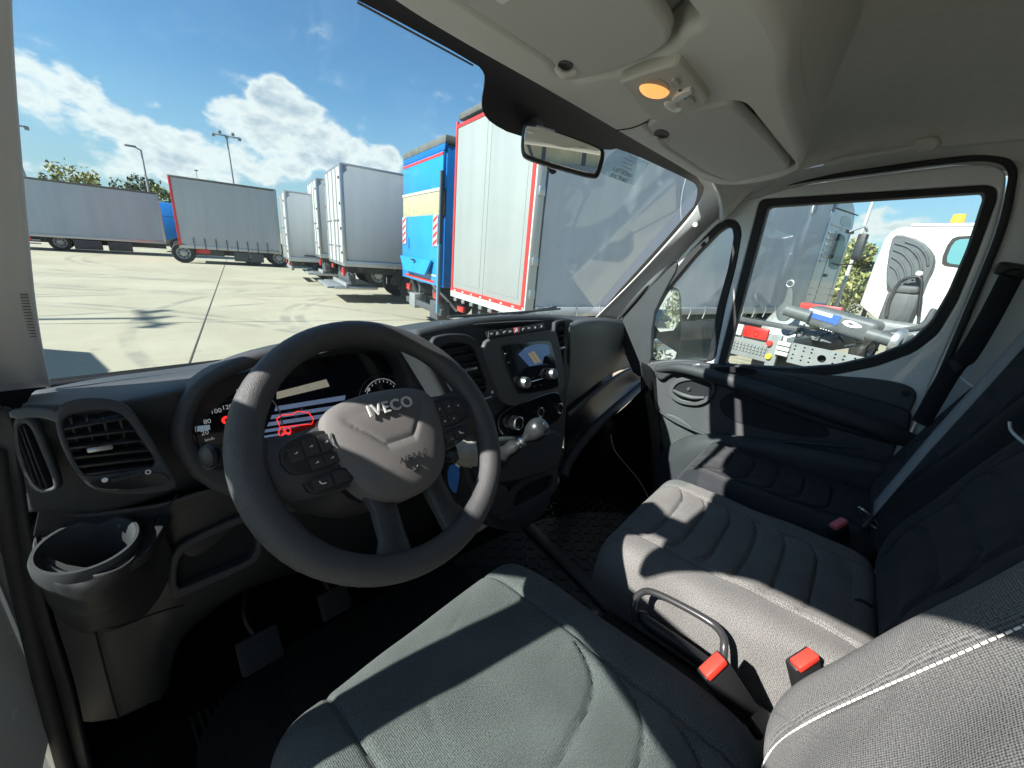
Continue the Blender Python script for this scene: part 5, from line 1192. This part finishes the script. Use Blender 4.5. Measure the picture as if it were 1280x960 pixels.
# T5, T4, T3
box_truck('box_truck', 'white box truck with barred rear doors and shaded side, left of the blue truck', 'truck', Vector((5.68,11.49,0)), 7.2, 2.45, 1.12, 3.78, boxg, boxw, 'alu', None, True, ((2.2,.5),(6.3,.5)))
box_truck('box_truck', 'narrow white box truck rear squeezed between two other box trucks', 'truck', Vector((6.99,15.99,0)), 7.0, 2.4, 1.1, 3.85, boxg, boxw, 'alu', None, True, ((2.2,.5),))
t3 = box_truck('box_truck', 'small plain white box truck parked beside the end of the second curtain trailer', 'truck', Vector((6.39,17.43,0)), 5.5, 2.4, .85, 3.38, boxg, boxw, 'plain', None, True, ((1.5,.45),))
bx('side_print', t3, .55, .95, .010, .028, 1.02, 1.08, chass, 0)
# tail lift folded under the box trucks
for (C, z) in ((Vector((5.68,11.49,0)),.62),(Vector((6.99,15.99,0)),.6)):
    tl = thing('tail_lift', 'folded aluminium tail lift under the rear of the %s box truck' % ('barred door' if C.x < 6 else 'narrow'), 'tail lift', (C.x, C.y, 0), RZ, 'tail lifts under the box trucks')
    bx('platform', tl, -.25, 1.0, .2, 2.2, z-.22, z-.12, alu, .02); bx('platform_lip', tl, -.45, -.23, .25, 2.15, z-.2, z-.14, lgrey, .01); bx('lift_frame', tl, .2, .35, .2, 2.2, z-.1, z+.25, chass, .02)
    bx('lamp_board', tl, -.02, .05, .1, .45, z+.18, z+.34, tailr, .01); bx('number_board', tl, 1.2, 1.22, -.02, .02, z-.0, z+.2, boxw, .004)

# T1 and T2, the far curtain siders seen side on
def side_truck(lab, A, B, z0, z1, W_, cm, wheels, red=False, hooks=0):
    d = B-A; L_ = Vector((d.x, d.y)).length; rz = math.atan2(d.y, d.x)
    t = thing('curtain_trailer', lab, 'trailer', (A.x, A.y, 0), rz)
    curtain(t, .08, L_-.06, 0, z0+.05, z1-.06, cm, .01, .8)
    bx('roof', t, 0, L_, -.02, W_, z1-.08, z1+.02, roofw, .02)
    bx('load_bed', t, 0, L_, -.02, W_, z0-.10, z0+.06, alu, .01)
    bx('front_wall', t, L_-.06, L_, 0, W_, z0, z1-.05, boxg, .01); bx('rear_frame', t, 0, .10, -.03, W_, z0, z1-.04, redtape if red else alu, .01)
    bx('corner_post', t, L_-.10, L_+.01, -.035, .04, z0, z1-.04, alu, .01)
    bx('far_wall', t, 0, L_, W_-.03, W_, z0, z1, cm, .01)
    boxes('chassis', [((L_/2, W_*.3, z0-.25), (L_,.1,.28)), ((L_/2, W_*.7, z0-.25), (L_,.1,.28))], chass, t, True)
    for (x0, x1) in ((L_*.50, L_*.64), (L_*.67, L_*.80)): bx('side_locker', t, x0, x1, .02, .5, z0-.62, z0-.14, chass, .03)
    for k in range(hooks): 
        x = .6+k*(L_-.8)/hooks; tube('strap_hook', [Vector((x,-.03,z0+.42)), Vector((x,-.05,z0+.2)), Vector((x,-.04,z0-.1))], .022, chass, t, 6, False, 0, None, True)
    for (x, R_) in wheels:
        wheel(t, x, .12, -1, R_); wheel(t, x, W_-.12, 1, R_)
        tube('mudguard', [Vector((x+math.cos(a)*(R_+.12), .26, R_+math.sin(a)*(R_+.12))) for a in np.linspace(.05,3.1,9)], .05, blackp, t, 8, False, 2, 4, True)
    return t, L_
def side_x(A, B, px, py):
    d = Vector((B.x-A.x, B.y-A.y, 0)).normalized(); return (H(px, py, pl=(Vector(A), Vector((d.y,-d.x,0))))-Vector(A)).dot(d)
A1, B1 = H(33,292,z=.75), H(208,303,z=.75); A1 = A1+(A1-B1).normalized()*2.2
t1, L1 = side_truck('long low trailer with a slate blue curtain at the far left behind the pillar', A1, B1, .75, 3.36, 2.5, mat('blue_grey_curtain',(.34,.42,.47),.5,var=.06,vscale=.6,kind='streak'), ((side_x(A1, B1, 75, 303), .42),), False)
bx('rear_underride', t1, .9, 2.6, .0, .08, .28, .34, boxw, .01); bx('rear_underride', t1, .9, 2.6, .0, .08, .45, .5, boxw, .01); bx('tail_lamp_cluster', t1, 1.5, 2.3, -.02, .1, .42, .72, redtape, .02)
A2, B2 = H(224,307,z=.82), H(352,315.2,z=.82)
t2, L2 = side_truck('tall grey curtain trailer with a red rear frame and tie down straps', A2, B2, .82, 3.98, 2.5, greyc, ((side_x(A2, B2, 317, 327), .48),(side_x(A2, B2, 350, 331), .48)), True, 8)
dw = (Vector((A2.x,A2.y,0))-Vector((B2.x,B2.y,0))).normalized()
tr = thing('drawbar_axle', 'wheel and red drawbar of a truck standing behind the red frame of the tall trailer', 'axle', (A2.x, A2.y, 0), math.atan2(-dw.y,-dw.x))
wheel(tr, .12, .0, -1, .48); bx('drawbar', tr, .6, 1.2, .2, .35, .5, .7, redtape, .02); bx('axle_beam', tr, -.2, 1.8, .3, .6, .4, .75, chass, .03)
# blue cab glimpsed between them
bl = thing('blue_truck', 'sliver of a blue truck body between the two far trailers', 'truck', tuple(H(212,318,z=0)+Vector((.6,2.2,0))), RZ)
bx('body', bl, -1.2, 3.6, 0, 2.3, .8, 3.05, bluep, .05); bx('step', bl, -1.0, 3.4, .1, 2.2, .4, .8, chass, .02); bx('body_rib', bl, -1.22, 3.62, -.02, 0, 2.2, 2.26, blued, .01); wheel(bl, .3, .0, -1, .48)

# =================================================================== HOOK LIFT CHASSIS (right)
K0 = Vector((7.4,1.27,0)); hk = thing('hook_lift_truck', 'white cab truck with a bare grey hook lift chassis outside the passenger window', 'truck', (K0.x, K0.y, 0), RZ)
# local: x forward, y to its left, so the body runs from y=0 down to y=-2.5
def hb_(name, x0, x1, y0, y1, z0, z1, m, bev=.01, par=None): return bx(name, par or hk, x0, x1, y0, y1, z0, z1, m, bev)
hb_('chassis_rail', -.1, 6.5, -.72, -.62, .72, 1.0, hookg, .01); hb_('chassis_rail', -.1, 6.5, -1.85, -1.75, .72, 1.0, hookg, .01)
def hp_(px, py, x): 
    pp = K0+AX*x; w = H(px, py, pl=(pp, -AX)); r = w-K0; return Vector((r.dot(AX), r.dot(LF), w.z))
# rear lamp carriers
lb = hb_('lamp_carrier', -.05, .06, *sorted((hp_(914,430,0).y, hp_(972,430,0).y)), .55, .98, lgrey, .01)
a_, b_ = hp_(918,412,-.06), hp_(960,422,-.06)
rl = hb_('rear_lamp', -.10, -.04, b_.y, a_.y-.16, 1.86-.02-.96, 1.86-.80, mat('lamp_red',(.5,.025,.02),.3,coat=.4), .02)
hb_('rear_lamp_lens', -.105, -.04, a_.y-.15, a_.y, 1.86-.02-.96, 1.86-.80, boxw, .02)
for k in range(2): 
    c = Vector((-.10, a_.y-.24-k*.13, .96)); lathe('lamp_ring', [(.035,.0),(.04,.008),(.045,0)], c, (-1,0,0), mat('dark_red',(.5,.01,.01),.3), rl, 16, True)
hb_('top_bar', -.06, .05, b_.y-.35, a_.y+.02, 1.10, 1.17, chass, .01)
cq = boxes('step_tread', [(Vector((-.06, a_.y-.05-k*.055, .66+j*.05)), (.02,.035,.03)) for k in range(12) for j in range(3)], lgrey, hk, True)
lathe('air_coupling', [(0,.05),(.04,.045),(.045,0)], Vector((-.08, b_.y-.06, .86)), (-1,0,0), redbtn, hk, 14, True)
lathe('air_coupling', [(0,.05),(.04,.045),(.045,0)], Vector((-.08, b_.y-.10, .66)), (-1,0,0), mat('yellow_plastic',(.7,.5,.03),.5), hk, 14, True)
# mudguards in pale tread plate
for (x, y) in ((1.15,-.25),(1.15,-2.2)):
    rows = [[Vector((x+math.cos(a)*.70, y+dy, .60+math.sin(a)*.70)) for a in np.linspace(.15,2.99,18)] for dy in (-.32,-.16,0,.16,.32)]
    mg = link('mudguard', grid_mesh(rows, 'mudguard'), mat('tread_plate',(.36,.37,.36),.4,.3), hk, 80, True); md = mg.modifiers.new('t','SOLIDIFY'); md.thickness = .02
    struct(boxes('tread_studs', [(Vector((x+math.cos(a)*.712, y+dy, .60+math.sin(a)*.712)), (.05,.03,.02), Matrix.Rotation(math.pi/2-a,3,'Y')) for a in np.linspace(.3,2.8,15) for dy in np.linspace(-.28,.28,8)], MATS['tread_plate'], mg, True), 'stuff')
    wheel(hk, x, y+.15*(1 if y > -1 else -1), -1 if y < -1 else 1, .5)
    wheel(hk, x, y-.2, -1, .5)
mg2 = [[Vector((4.2+math.cos(a)*.7, -2.2+dy, .55+math.sin(a)*.75)) for a in np.linspace(.15,2.99,18)] for dy in (-.4,0,.4)]
mg_ = link('mudguard', grid_mesh(mg2, 'mudguard'), MATS['tread_plate'], hk, 80, True)
# big cross tube with sticker
cA, cB = hp_(985,388,.25), hp_(1122,428,.25)
ang_ = math.atan2(cB.z-cA.z, cB.y-cA.y); mid = (cA+cB)/2; ln = (cB-cA).length; dr_ = (cB-cA).normalized()
n_ = Vector((-1,0,0)); w_ = dr_.cross(n_)
Rt = Matrix((dr_, w_, n_)).transposed()
tb = box('lift_housing', mid+Vector((.18,0,.02)), (ln*.62,.30,.36), hookg, hk, Rt, .07, True, 4)
tube('cross_tube', [cA-dr_*.02, cA+dr_*ln*.24], .095, hookg, hk, 20, False, 0, None, True)
tube('cross_tube', [cA+dr_*ln*.76, cB], .085, hookg, hk, 20, False, 0, None, True)
lathe('guide_roller', [(.06,.03),(.17,.03),(.185,0),(.185,-.04),(.10,-.05)], cB, dr_, alu, hk, 28, True)
tube('guide_roller_spokes', [cB+dr_*.03+Vector((0,0,-.15)), cB+dr_*.03+Vector((0,0,.15))], .014, hookg, hk, 6, False, 0, None, True)
plate('hook_flange', [[cA+dr_*-.03+Vector((-.0,0,0))+q for q in (Vector((0,.05,-.20)),Vector((0,-.12,-.14)),Vector((0,-.08,.12)),Vector((0,-.02,.34)),Vector((0,.05,.36)),Vector((0,.03,.12)),Vector((0,.14,.0)))]], (cA+Vector((-.05,0,0)), Vector((-1,0,0))), .05, hookg, hk, .008, 2, 3, 35, True)
tube('hook_ring', [cA+Vector((-.05,.06+.05*math.cos(a),.40+.05*math.sin(a))) for a in np.linspace(0,6.0,10)], .014, alu, hk, 8, False, 2, None, True)
sp_ = mid+Vector((-.011,0,.06)); f_ = lambda a, b: sp_+dr_*a+w_*b
spl = (sp_, Vector((-1,0,0)))
wsgn = 1 if w_.z > 0 else -1
stb = plate('maker_sticker', [[f_(-.42,-.065),f_(.0,-.065),f_(.0,.065),f_(-.42,.065)]], spl, .004, mat('sticker_blue',(.03,.10,.42),.4), hk, 0, 0, 2, 35, True)
plate('maker_sticker', [[f_(-.41,.01*wsgn),f_(-.10,.01*wsgn),f_(-.10,.06*wsgn),f_(-.41,.06*wsgn)]], (sp_+Vector((-.003,0,0)), Vector((-1,0,0))), .003, mat('sticker_pale',(.55,.62,.75),.4), stb, 0, 0, 2, 35, True)
plate('fish_print', [[f_(.03,0),f_(.10,.045),f_(.20,.04),f_(.30,0),f_(.20,-.04),f_(.10,-.045)],[f_(.10,0),f_(.14,.02),f_(.20,.0),f_(.14,-.02)]], spl, .004, whitet, hk, 0, [1,1], 2, 35, True)
boxes('small_print', [(f_(-.16+.035*k,-.17*wsgn), (.006,.016,.012)) for k in range(5)], whitet, hk, True)
# perforated rear beam
q0, q1 = hp_(1000,440,-.1), hp_(1082,455,-.1)
holes = []
def circ(y, z, r, x=-.1, k=12): return [Vector((x, y+math.cos(a*6.283/k)*r, z+math.sin(a*6.283/k)*r)) for a in range(k)]
yb0, yb1 = hp_(1075,450,-.1).y, hp_(985,445,-.1).y
zc = .80
lo = [Vector((-.1,yb0-.25,zc-.16)),Vector((-.1,yb1,zc-.16)),Vector((-.1,yb1,zc+.14)),Vector((-.1,yb0-.25,zc+.14))]
ym = (yb0+yb1)/2
hl = [circ(ym,zc,.055)]+[circ(ym+dx,zc+dz,.014,k=8) for dx in (-.48,-.36,-.24,-.14,.14,.24,.36,.44) for dz in (-.09,-.03,.05,.10)]
plate('rear_beam', [lo]+hl, (Vector((-.1,0,0)), Vector((-1,0,0))), .03, lgrey, hk, .003, 0, 2, 35, True)
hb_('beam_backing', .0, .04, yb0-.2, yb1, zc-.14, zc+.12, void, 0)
for k in range(3): hb_('white_block', -.14, -.09, yb1+.0, yb1+.18, zc-.08+k*.075, zc-.02+k*.075, boxw, .01)
hb_('frame_plate', -.08, -.02, yb1+.16, yb1+.30, .4, 1.0, lgrey, .01)
ra, rb = hp_(1000,381,2.6), hp_(1052,386,2.6)
hb_('red_beam', 2.6, 2.75, rb.y, ra.y, ra.z-.06, ra.z+.05, redtape, .02)
for (x0,x1,y0,y1,z0,z1) in ((1.8,2.3,-1.5,-.9,.95,1.15),(2.8,3.6,-1.7,-.8,1.0,1.12),(3.4,4.2,-1.2,-.5,.95,1.2),(.5,.9,-1.0,-.5,.95,1.08)): hb_('hydraulic_block', x0,x1,y0,y1,z0,z1, lgrey, .04)
for k in range(9):
    y = -.5-k*.15; tube('hydraulic_hose', [Vector((.2+.1*k%0.5,y,1.0)),Vector((.9,y+.2*math.sin(k*2.1),1.14+.05*math.sin(k))),Vector((1.8,y-.1,1.02)),Vector((3.0,y+.15*math.cos(k),1.1))], .014, chass if k % 2 else hookg, hk, 6, False, 3, None, True)
tube('hook_arm', [Vector((.6,-1.25,1.1)),Vector((2.5,-1.25,1.14)),Vector((3.8,-1.25,1.2)),Vector((4.15,-1.25,1.5))], .05, chass, hk, 12, False, 3, None, True)
hb_('deck_plate', 3.5, 4.4, -2.3, -.3, 1.02, 1.10, chass, .01)
hb_('dark_block_rear', .15, .5, -2.4, -.1, .22, .72, chass, .03); hb_('dark_block_front', .6, 1.6, -2.0, -.6, .30, .62, chass, .12)  # dark blocks added to hide the bright ground under the beam
# cab rear
cx0 = 4.6
cabp = [Vector((cx0,a,b)) for a,b in ((.02,.95),(.02,2.75),(-.08,2.98),(-.30,3.05),(-2.3,3.05),(-2.5,2.9),(-2.55,.95))]
cab2 = plate('cab', [cabp], (Vector((cx0,0,0)), Vector((-1,0,0))), 1.9, whitec, hk, .06, 1, 4, 35, True)
hb_('cab_roof_trim', cx0-.01, cx0+1.8, -2.2, -.35, 3.03, 3.10, whitec, .03, cab2)
w0, w1 = hp_(1184,330,cx0), hp_(1215,300,cx0)
wyc, wzc = (w0.y+w1.y)/2-.25, (w0.z+w1.z)/2
winp = [Vector((cx0,wyc+a,wzc+b)) for a,b in ((.45,-.2),(.45,.22),(.33,.30),(-.33,.30),(-.45,.2),(-.45,-.2),(-.33,-.28),(.33,-.28))]
plate('rear_window_seal', [winp], (Vector((cx0-.012,0,0)), Vector((-1,0,0))), .02, rubber, cab2, .006, 1, 2, 35, True)
wi2 = [Vector((cx0, (q.y-wyc)*.86+wyc, (q.z-wzc)*.82+wzc)) for q in winp]
plate('rear_window', [wi2], (Vector((cx0-.016,0,0)), Vector((-1,0,0))), .01, mat('sky_reflection_glass',(.10,.26,.28),.06,coat=1), cab2, .002, 1, 2, 35, True)  # reflected sky put into the pane as a teal colour
# snorkel / air intake with curved ribs
ip = [(1113,300),(1122,292),(1150,300),(1166,316),(1168,330),(1160,345),(1150,372),(1142,378),(1125,376),(1112,360),(1106,352)]
IP = [hp_(a, b, cx0-.18) for a, b in ip]
plate('air_intake', [IP], (Vector((cx0-.18,0,0)), Vector((-1,0,0))), .16, mat('intake_grey',(.075,.08,.085),.5,var=.1), hk, .02, 1, 3, 35, True)
for pts_ in ([(1119,304),(1135,309),(1148,322),(1152,338)],[(1117,312),(1130,318),(1140,332),(1141,350)],[(1115,321),(1125,328),(1132,342),(1130,362)],[(1113,332),(1120,338),(1124,350),(1121,362)],[(1132,302),(1148,308),(1158,320),(1160,332)]):
    tube('intake_rib', [hp_(a, b, cx0-.19) for a, b in pts_], .022, chass, hk, 8, False, 3, None, True)
hb_('engine_stack', cx0-.3, cx0-.02, -.95, -.45, 1.15, 1.75, chass, .05)
hb_('engine_stack', cx0-.34, cx0-.02, -.90, -.5, 1.75, 1.9, chass, .05)
tube('air_pipe', [hp_(a,b,cx0-.35) for a,b in ((1108,395),(1112,375),(1126,352),(1145,346),(1152,352),(1150,375),(1148,395))], .03, blackp, hk, 10, False, 4, None, True)
lathe('white_cap', [(0,.03),(.05,.02),(.055,-.03)], hp_(1149,342,cx0-.3), (-1,0,.3), boxw, hk, 16, True)
lathe('beacon', [(0,.14),(.09,.13),(.10,.0),(.07,-.04)], Vector((cx0+.2,-.95,3.14)), (0,0,1), mat('amber_beacon',(.75,.42,.05),.3,emit=.15), hk, 16, True)
tube('antenna', [Vector((cx0+.5,-1.5,3.1)),Vector((cx0+.3,-1.25,3.75))], .012, blackp, hk, 6, False, 0, None, True)
hb_('cab_side_locker', cx0-.5, cx0, -2.4, -1.9, .75, 1.15, lgrey, .03)
wheel(hk, 5.7, -.2, -1, .5); wheel(hk, 5.7, -2.3, -1, .5)

# =================================================================== POLES, TREES
def leafcard(n, fn, size, seed, mats):
    rng = random.Random(seed); vs = []; fs = []; mi = []
    for k in range(n):
        p, s_ = fn(rng); s_ *= size*rng.uniform(.6,1.4)
        a = Vector((rng.gauss(0,1),rng.gauss(0,1),rng.gauss(0,1))).normalized(); b = a.orthogonal().normalized(); b.rotate(Matrix.Rotation(rng.uniform(0,6.28),3,a))
        c = a.cross(b); i = len(vs)
        vs += [tuple(p+b*s_), tuple(p+c*s_*.45), tuple(p-b*s_), tuple(p-c*s_*.45)]; fs.append((i,i+1,i+2,i+3)); mi.append(rng.randrange(len(mats)))
    me = bpy.data.meshes.new('crown'); me.from_pydata(vs, [], fs); me.update()
    for m in mats: me.materials.append(m)
    me.polygons.foreach_set('material_index', mi); return me
def leafm(name, c):
    m = mat(name, c, .6, var=.25, vscale=3); b = m.node_tree.nodes['Principled BSDF']; b.inputs['Subsurface Weight'].default_value = 0; return m
L1m = [leafm('leaf_olive',(.20,.20,.055)), leafm('leaf_green',(.10,.13,.035)), leafm('leaf_pale',(.34,.32,.12))]
L2m = [leafm('leaf_dark',(.05,.07,.025)), leafm('leaf_mid',(.08,.10,.03))]
def tree(name, lab, cat, base, h, r, crown0, n, size, seed, mats, grp=None, squash=1.0):
    t = thing(name, lab, cat, tuple(base), 0, grp); rng = random.Random(seed)
    tube('trunk', [Vector((0,0,-.1)),Vector((.05*r,0,h*.3)),Vector((-.03*r,.04,h*.6)),Vector((0,0,h*.8))], [r*.07,r*.05,r*.035,r*.015], mat('bark',(.12,.09,.06),.9,bump=.6,bscale=30), t, 8, False, 2, None, True)
    cl = [(Vector((rng.uniform(-1,1)*r*.75, rng.uniform(-1,1)*r*.75, crown0+(h-crown0)*rng.random()**.8)), r*rng.uniform(.22,.42)) for _ in range(26)]
    for c, rr in cl[:7]: tube('limb', [Vector((0,0,h*.35)), c*.5+Vector((0,0,h*.2)), c], [r*.03,r*.02,r*.008], MATS['bark'], t, 6, False, 2, None, True)
    def fn(g):
        c, rr = g.choice(cl); d = Vector((g.gauss(0,1),g.gauss(0,1),g.gauss(0,1)*squash)).normalized(); return c+d*rr*g.random()**.33, 1
    me = leafcard(n, fn, size, seed, mats); o = bpy.data.objects.new('crown', me); COL.objects.link(o); o.parent = t; return t
b = H(1085,395,z=0); b = Vector((19.5,.55,0))
tree('shrub_tree', 'bushy olive green tree filling the gap between the silver cab and the white cab', 'tree', Vector((19.0,-.15,0)), 3.15, 1.35, .4, 9000, .10, 3, L1m)
for i, (x, y, h, r) in enumerate(((21.5,1.4,1.5,1.0),(23,-1.6,2.6,1.5),(27,1.5,1.8,1.6))):
    tree('shrub_tree', ['low dry shrub at the foot of the white pole','dark bush behind the white cab','low bush far behind the silver cab'][i], 'bush', Vector((x,y,0)), h, r, .1, 4000, .11, 20+i, L1m, 'bushes by the yard edge')
for i, (px, top, D, r) in enumerate(((88,209,46,1.5),(160,226,44,1.1),(104,219,46,.8),(178,223,44,1.0),(207,236,40,.9),(62,218,48,.7))):
    d = ray(px, top); d = d/math.hypot(d.x, d.y); h = 1.85+d.z*D
    r *= .62
    tree('tree', ['pale tree top showing above the far left trailer','yellowish tree top beside the short lamp post','small twig top right of the pale tree','low leafy top at the end of the far left trailer','sprig of leaves between the two far trailers','faint treetop next to the pillar'][i], 'tree', Vector((d.x*D,d.y*D,0)), h, r*1.5, h-1.5, 420, .15, 40+i, L1m if i % 2 == 0 else L2m, 'trees behind the trailers')
polem = mat('galvanised_pole', (.30,.31,.32), .5, .4)
def mast(lab, px, py, D, kind, lean=0, grp='lamp posts round the yard'):
    d = ray(px, py); d = d/math.hypot(d.x, d.y); h = 1.85+d.z*D
    t = thing('lamp_post', lab, 'lamp post', (d.x*D, d.y*D, 0), 0, grp)
    tube('pole', [Vector((0,0,0)), Vector((lean*.5,0,h*.5)), Vector((lean,0,h))], [.085,.07,.05], polem, t, 10, False, 1, None, True)
    if kind == 'flood':
        sd = Vector((d.y,-d.x,0)); 
        tube('crossbar', [Vector((lean,0,h))-sd*.9, Vector((lean,0,h))+sd*.9], .05, polem, t, 6, False, 0, None, True)
        for k in range(5): box('floodlight', Vector((lean,0,h-.05+.25*(k % 2)))+sd*(-.8+.4*k), (.2,.2,.2), lgrey, t, Matrix.Rotation(.5,3,'X'), .03, True)
    elif kind == 'street':
        sd = Vector((-d.y,d.x,0)); tube('arm', [Vector((lean,0,h-.05)), Vector((lean,0,h+.1))+sd*.3], .05, polem, t, 6, False, 0, None, True)
        box('lantern', Vector((lean,0,h+.12))+sd*.5, (.6,.25,.12), lgrey, t, Matrix.Rotation(math.atan2(sd.y,sd.x),3,'Z'), .05, True)
    elif kind == 'stub': box('lantern', Vector((lean,0,h)), (.5,.3,.2), lgrey, t, None, .05, True)
    return t, h
mast('tall lamp mast with a row of floodlights above the tall grey trailer', 287, 171, 40, 'flood', -.2)
mast('short street lamp with a single lantern above the far left trailer', 176, 187, 40, 'street')
mast('leaning lamp post half hidden by the windscreen pillar', 23, 157, 40, 'flood', -.5)
mast('small mast tip far behind the tall grey trailer', 245, 213, 90, 'stub')
# white pole on the right
wpz = thing('flag_pole', 'thin white pole leaning in front of the olive tree', 'pole', (16.6,.95,0))
a0, a1 = H(1046,380,x=16.6), H(1098,232,x=16.6)
tube('pole', [a0-(a1-a0)*.35, a0, a1+(a1-a0)*.1], [.06,.055,.035], boxw, wpz, 10, False, 1)
# floodlight mast out of frame to the left whose shadow falls on the yard
sm_ = thing('lamp_post', 'floodlight mast beyond the left edge whose shadow crosses the yard', 'lamp post', (-12.2,14.4,0), 0, 'lamp posts round the yard')
tube('pole', [Vector((0,0,0)), Vector((0,0,11.2))], [.14,.09], polem, sm_, 10, False, 0, None, True)
for k in range(3): box('floodlight', Vector((-.1+.1*k,-.8+.8*k,11.2)), (.55,.10,.2), lgrey, sm_, Matrix.Rotation(.6,3,'Z'), .03, True)
tube('crossbar', [Vector((0,-1.1,11.1)), Vector((0,1.1,11.1))], .05, polem, sm_, 6, False, 0, None, True)
# unseen van added behind the pillar so a shadow falls on the yard
def shadow_van(lab, x, y, rz):
    v = thing('shadow_van', lab, 'van', (x,y,0), rz, 'unseen vans added for their shadow')
    plate('body', [[Vector((a,0,b)) for a,b in ((0,.35),(0,2.3),(.2,2.45),(3.6,2.45),(4.3,1.65),(5.1,1.35),(5.25,.9),(5.25,.35))]], (Vector((0,-1,0)), Vector((0,-1,0))), 2.0, whitec, v, .06, 1, 3, 35, True)
    plate('side_window', [[Vector((a,-1,b)) for a,b in ((3.1,1.5),(3.1,2.1),(3.7,2.1),(4.25,1.55))]], (Vector((0,-1.012,0)), Vector((0,-1,0))), .02, MATS['dark_glass'], v, .003, 1, 2, 35, True)
    for wx in (.9, 4.3): wheel(v, wx, -.95, -1, .34, .2); wheel(v, wx, .95, 1, .34, .2)
shadow_van('unseen white van added left of ours to cast a shadow', -4.0, 5.2, math.radians(82))
# yard buildings behind us, seen only in the mirrors
wallb = mat('cream_wall', (.62,.56,.38), .8, var=.1, vscale=2); wb2 = mat('pale_block_wall', (.55,.55,.52), .8, var=.08)
bd = thing('warehouse', 'cream warehouse with grey steel beams reflected in the interior mirror', 'building', (-17,-13,0), math.radians(36))
bx('wall', bd, -1.0, 0, -14, 14, 0, 8, wallb, 0)
for z in (1.9, 3.2, 4.6): bx('steel_beam', bd, .5, .8, -14, 14, z, z+.4, lgrey, .02)
for k in range(14): bx('steel_post', bd, .5, .75, -13+2*k, -12.8+2*k, 0, 6, chass, .02)
for k in range(9): bx('window', bd, .0, .05, -12+2.8*k, -11+2.8*k, 2.0, 3.2, MATS['dark_glass'], .01)
for k in range(6): tube('brace', [Vector((.7,-12+4*k,0)),Vector((.7,-10+4*k,4.6))], .08, hookg, bd, 6, False, 0, None, True)
ob = thing('office_block', 'pale grey office block behind the van, seen in the door mirror', 'building', (4.5,-30,0), math.radians(10))
bx('wall', ob, 0, 12, -6, 0, 0, 5.5, wb2, 0); bx('roof', ob, -.3, 12.3, -6.3, .3, 5.5, 5.8, chass, .02)
for k in range(4): bx('window', ob, 1+3*k, 2.6+3*k, -.02, .04, 2.2, 3.6, MATS['dark_glass'], .01); bx('blue_door', ob, .4+3*k, .9+3*k, -.02, .05, 0, 2.1, bluep, .01)
tree('olive_tree', 'sparse olive tree behind the van, seen in the door mirror', 'tree', Vector((6.2,-17,0)), 5.2, 1.6, 2.0, 2600, .12, 77, [leafm('leaf_silver',(.16,.18,.11))])
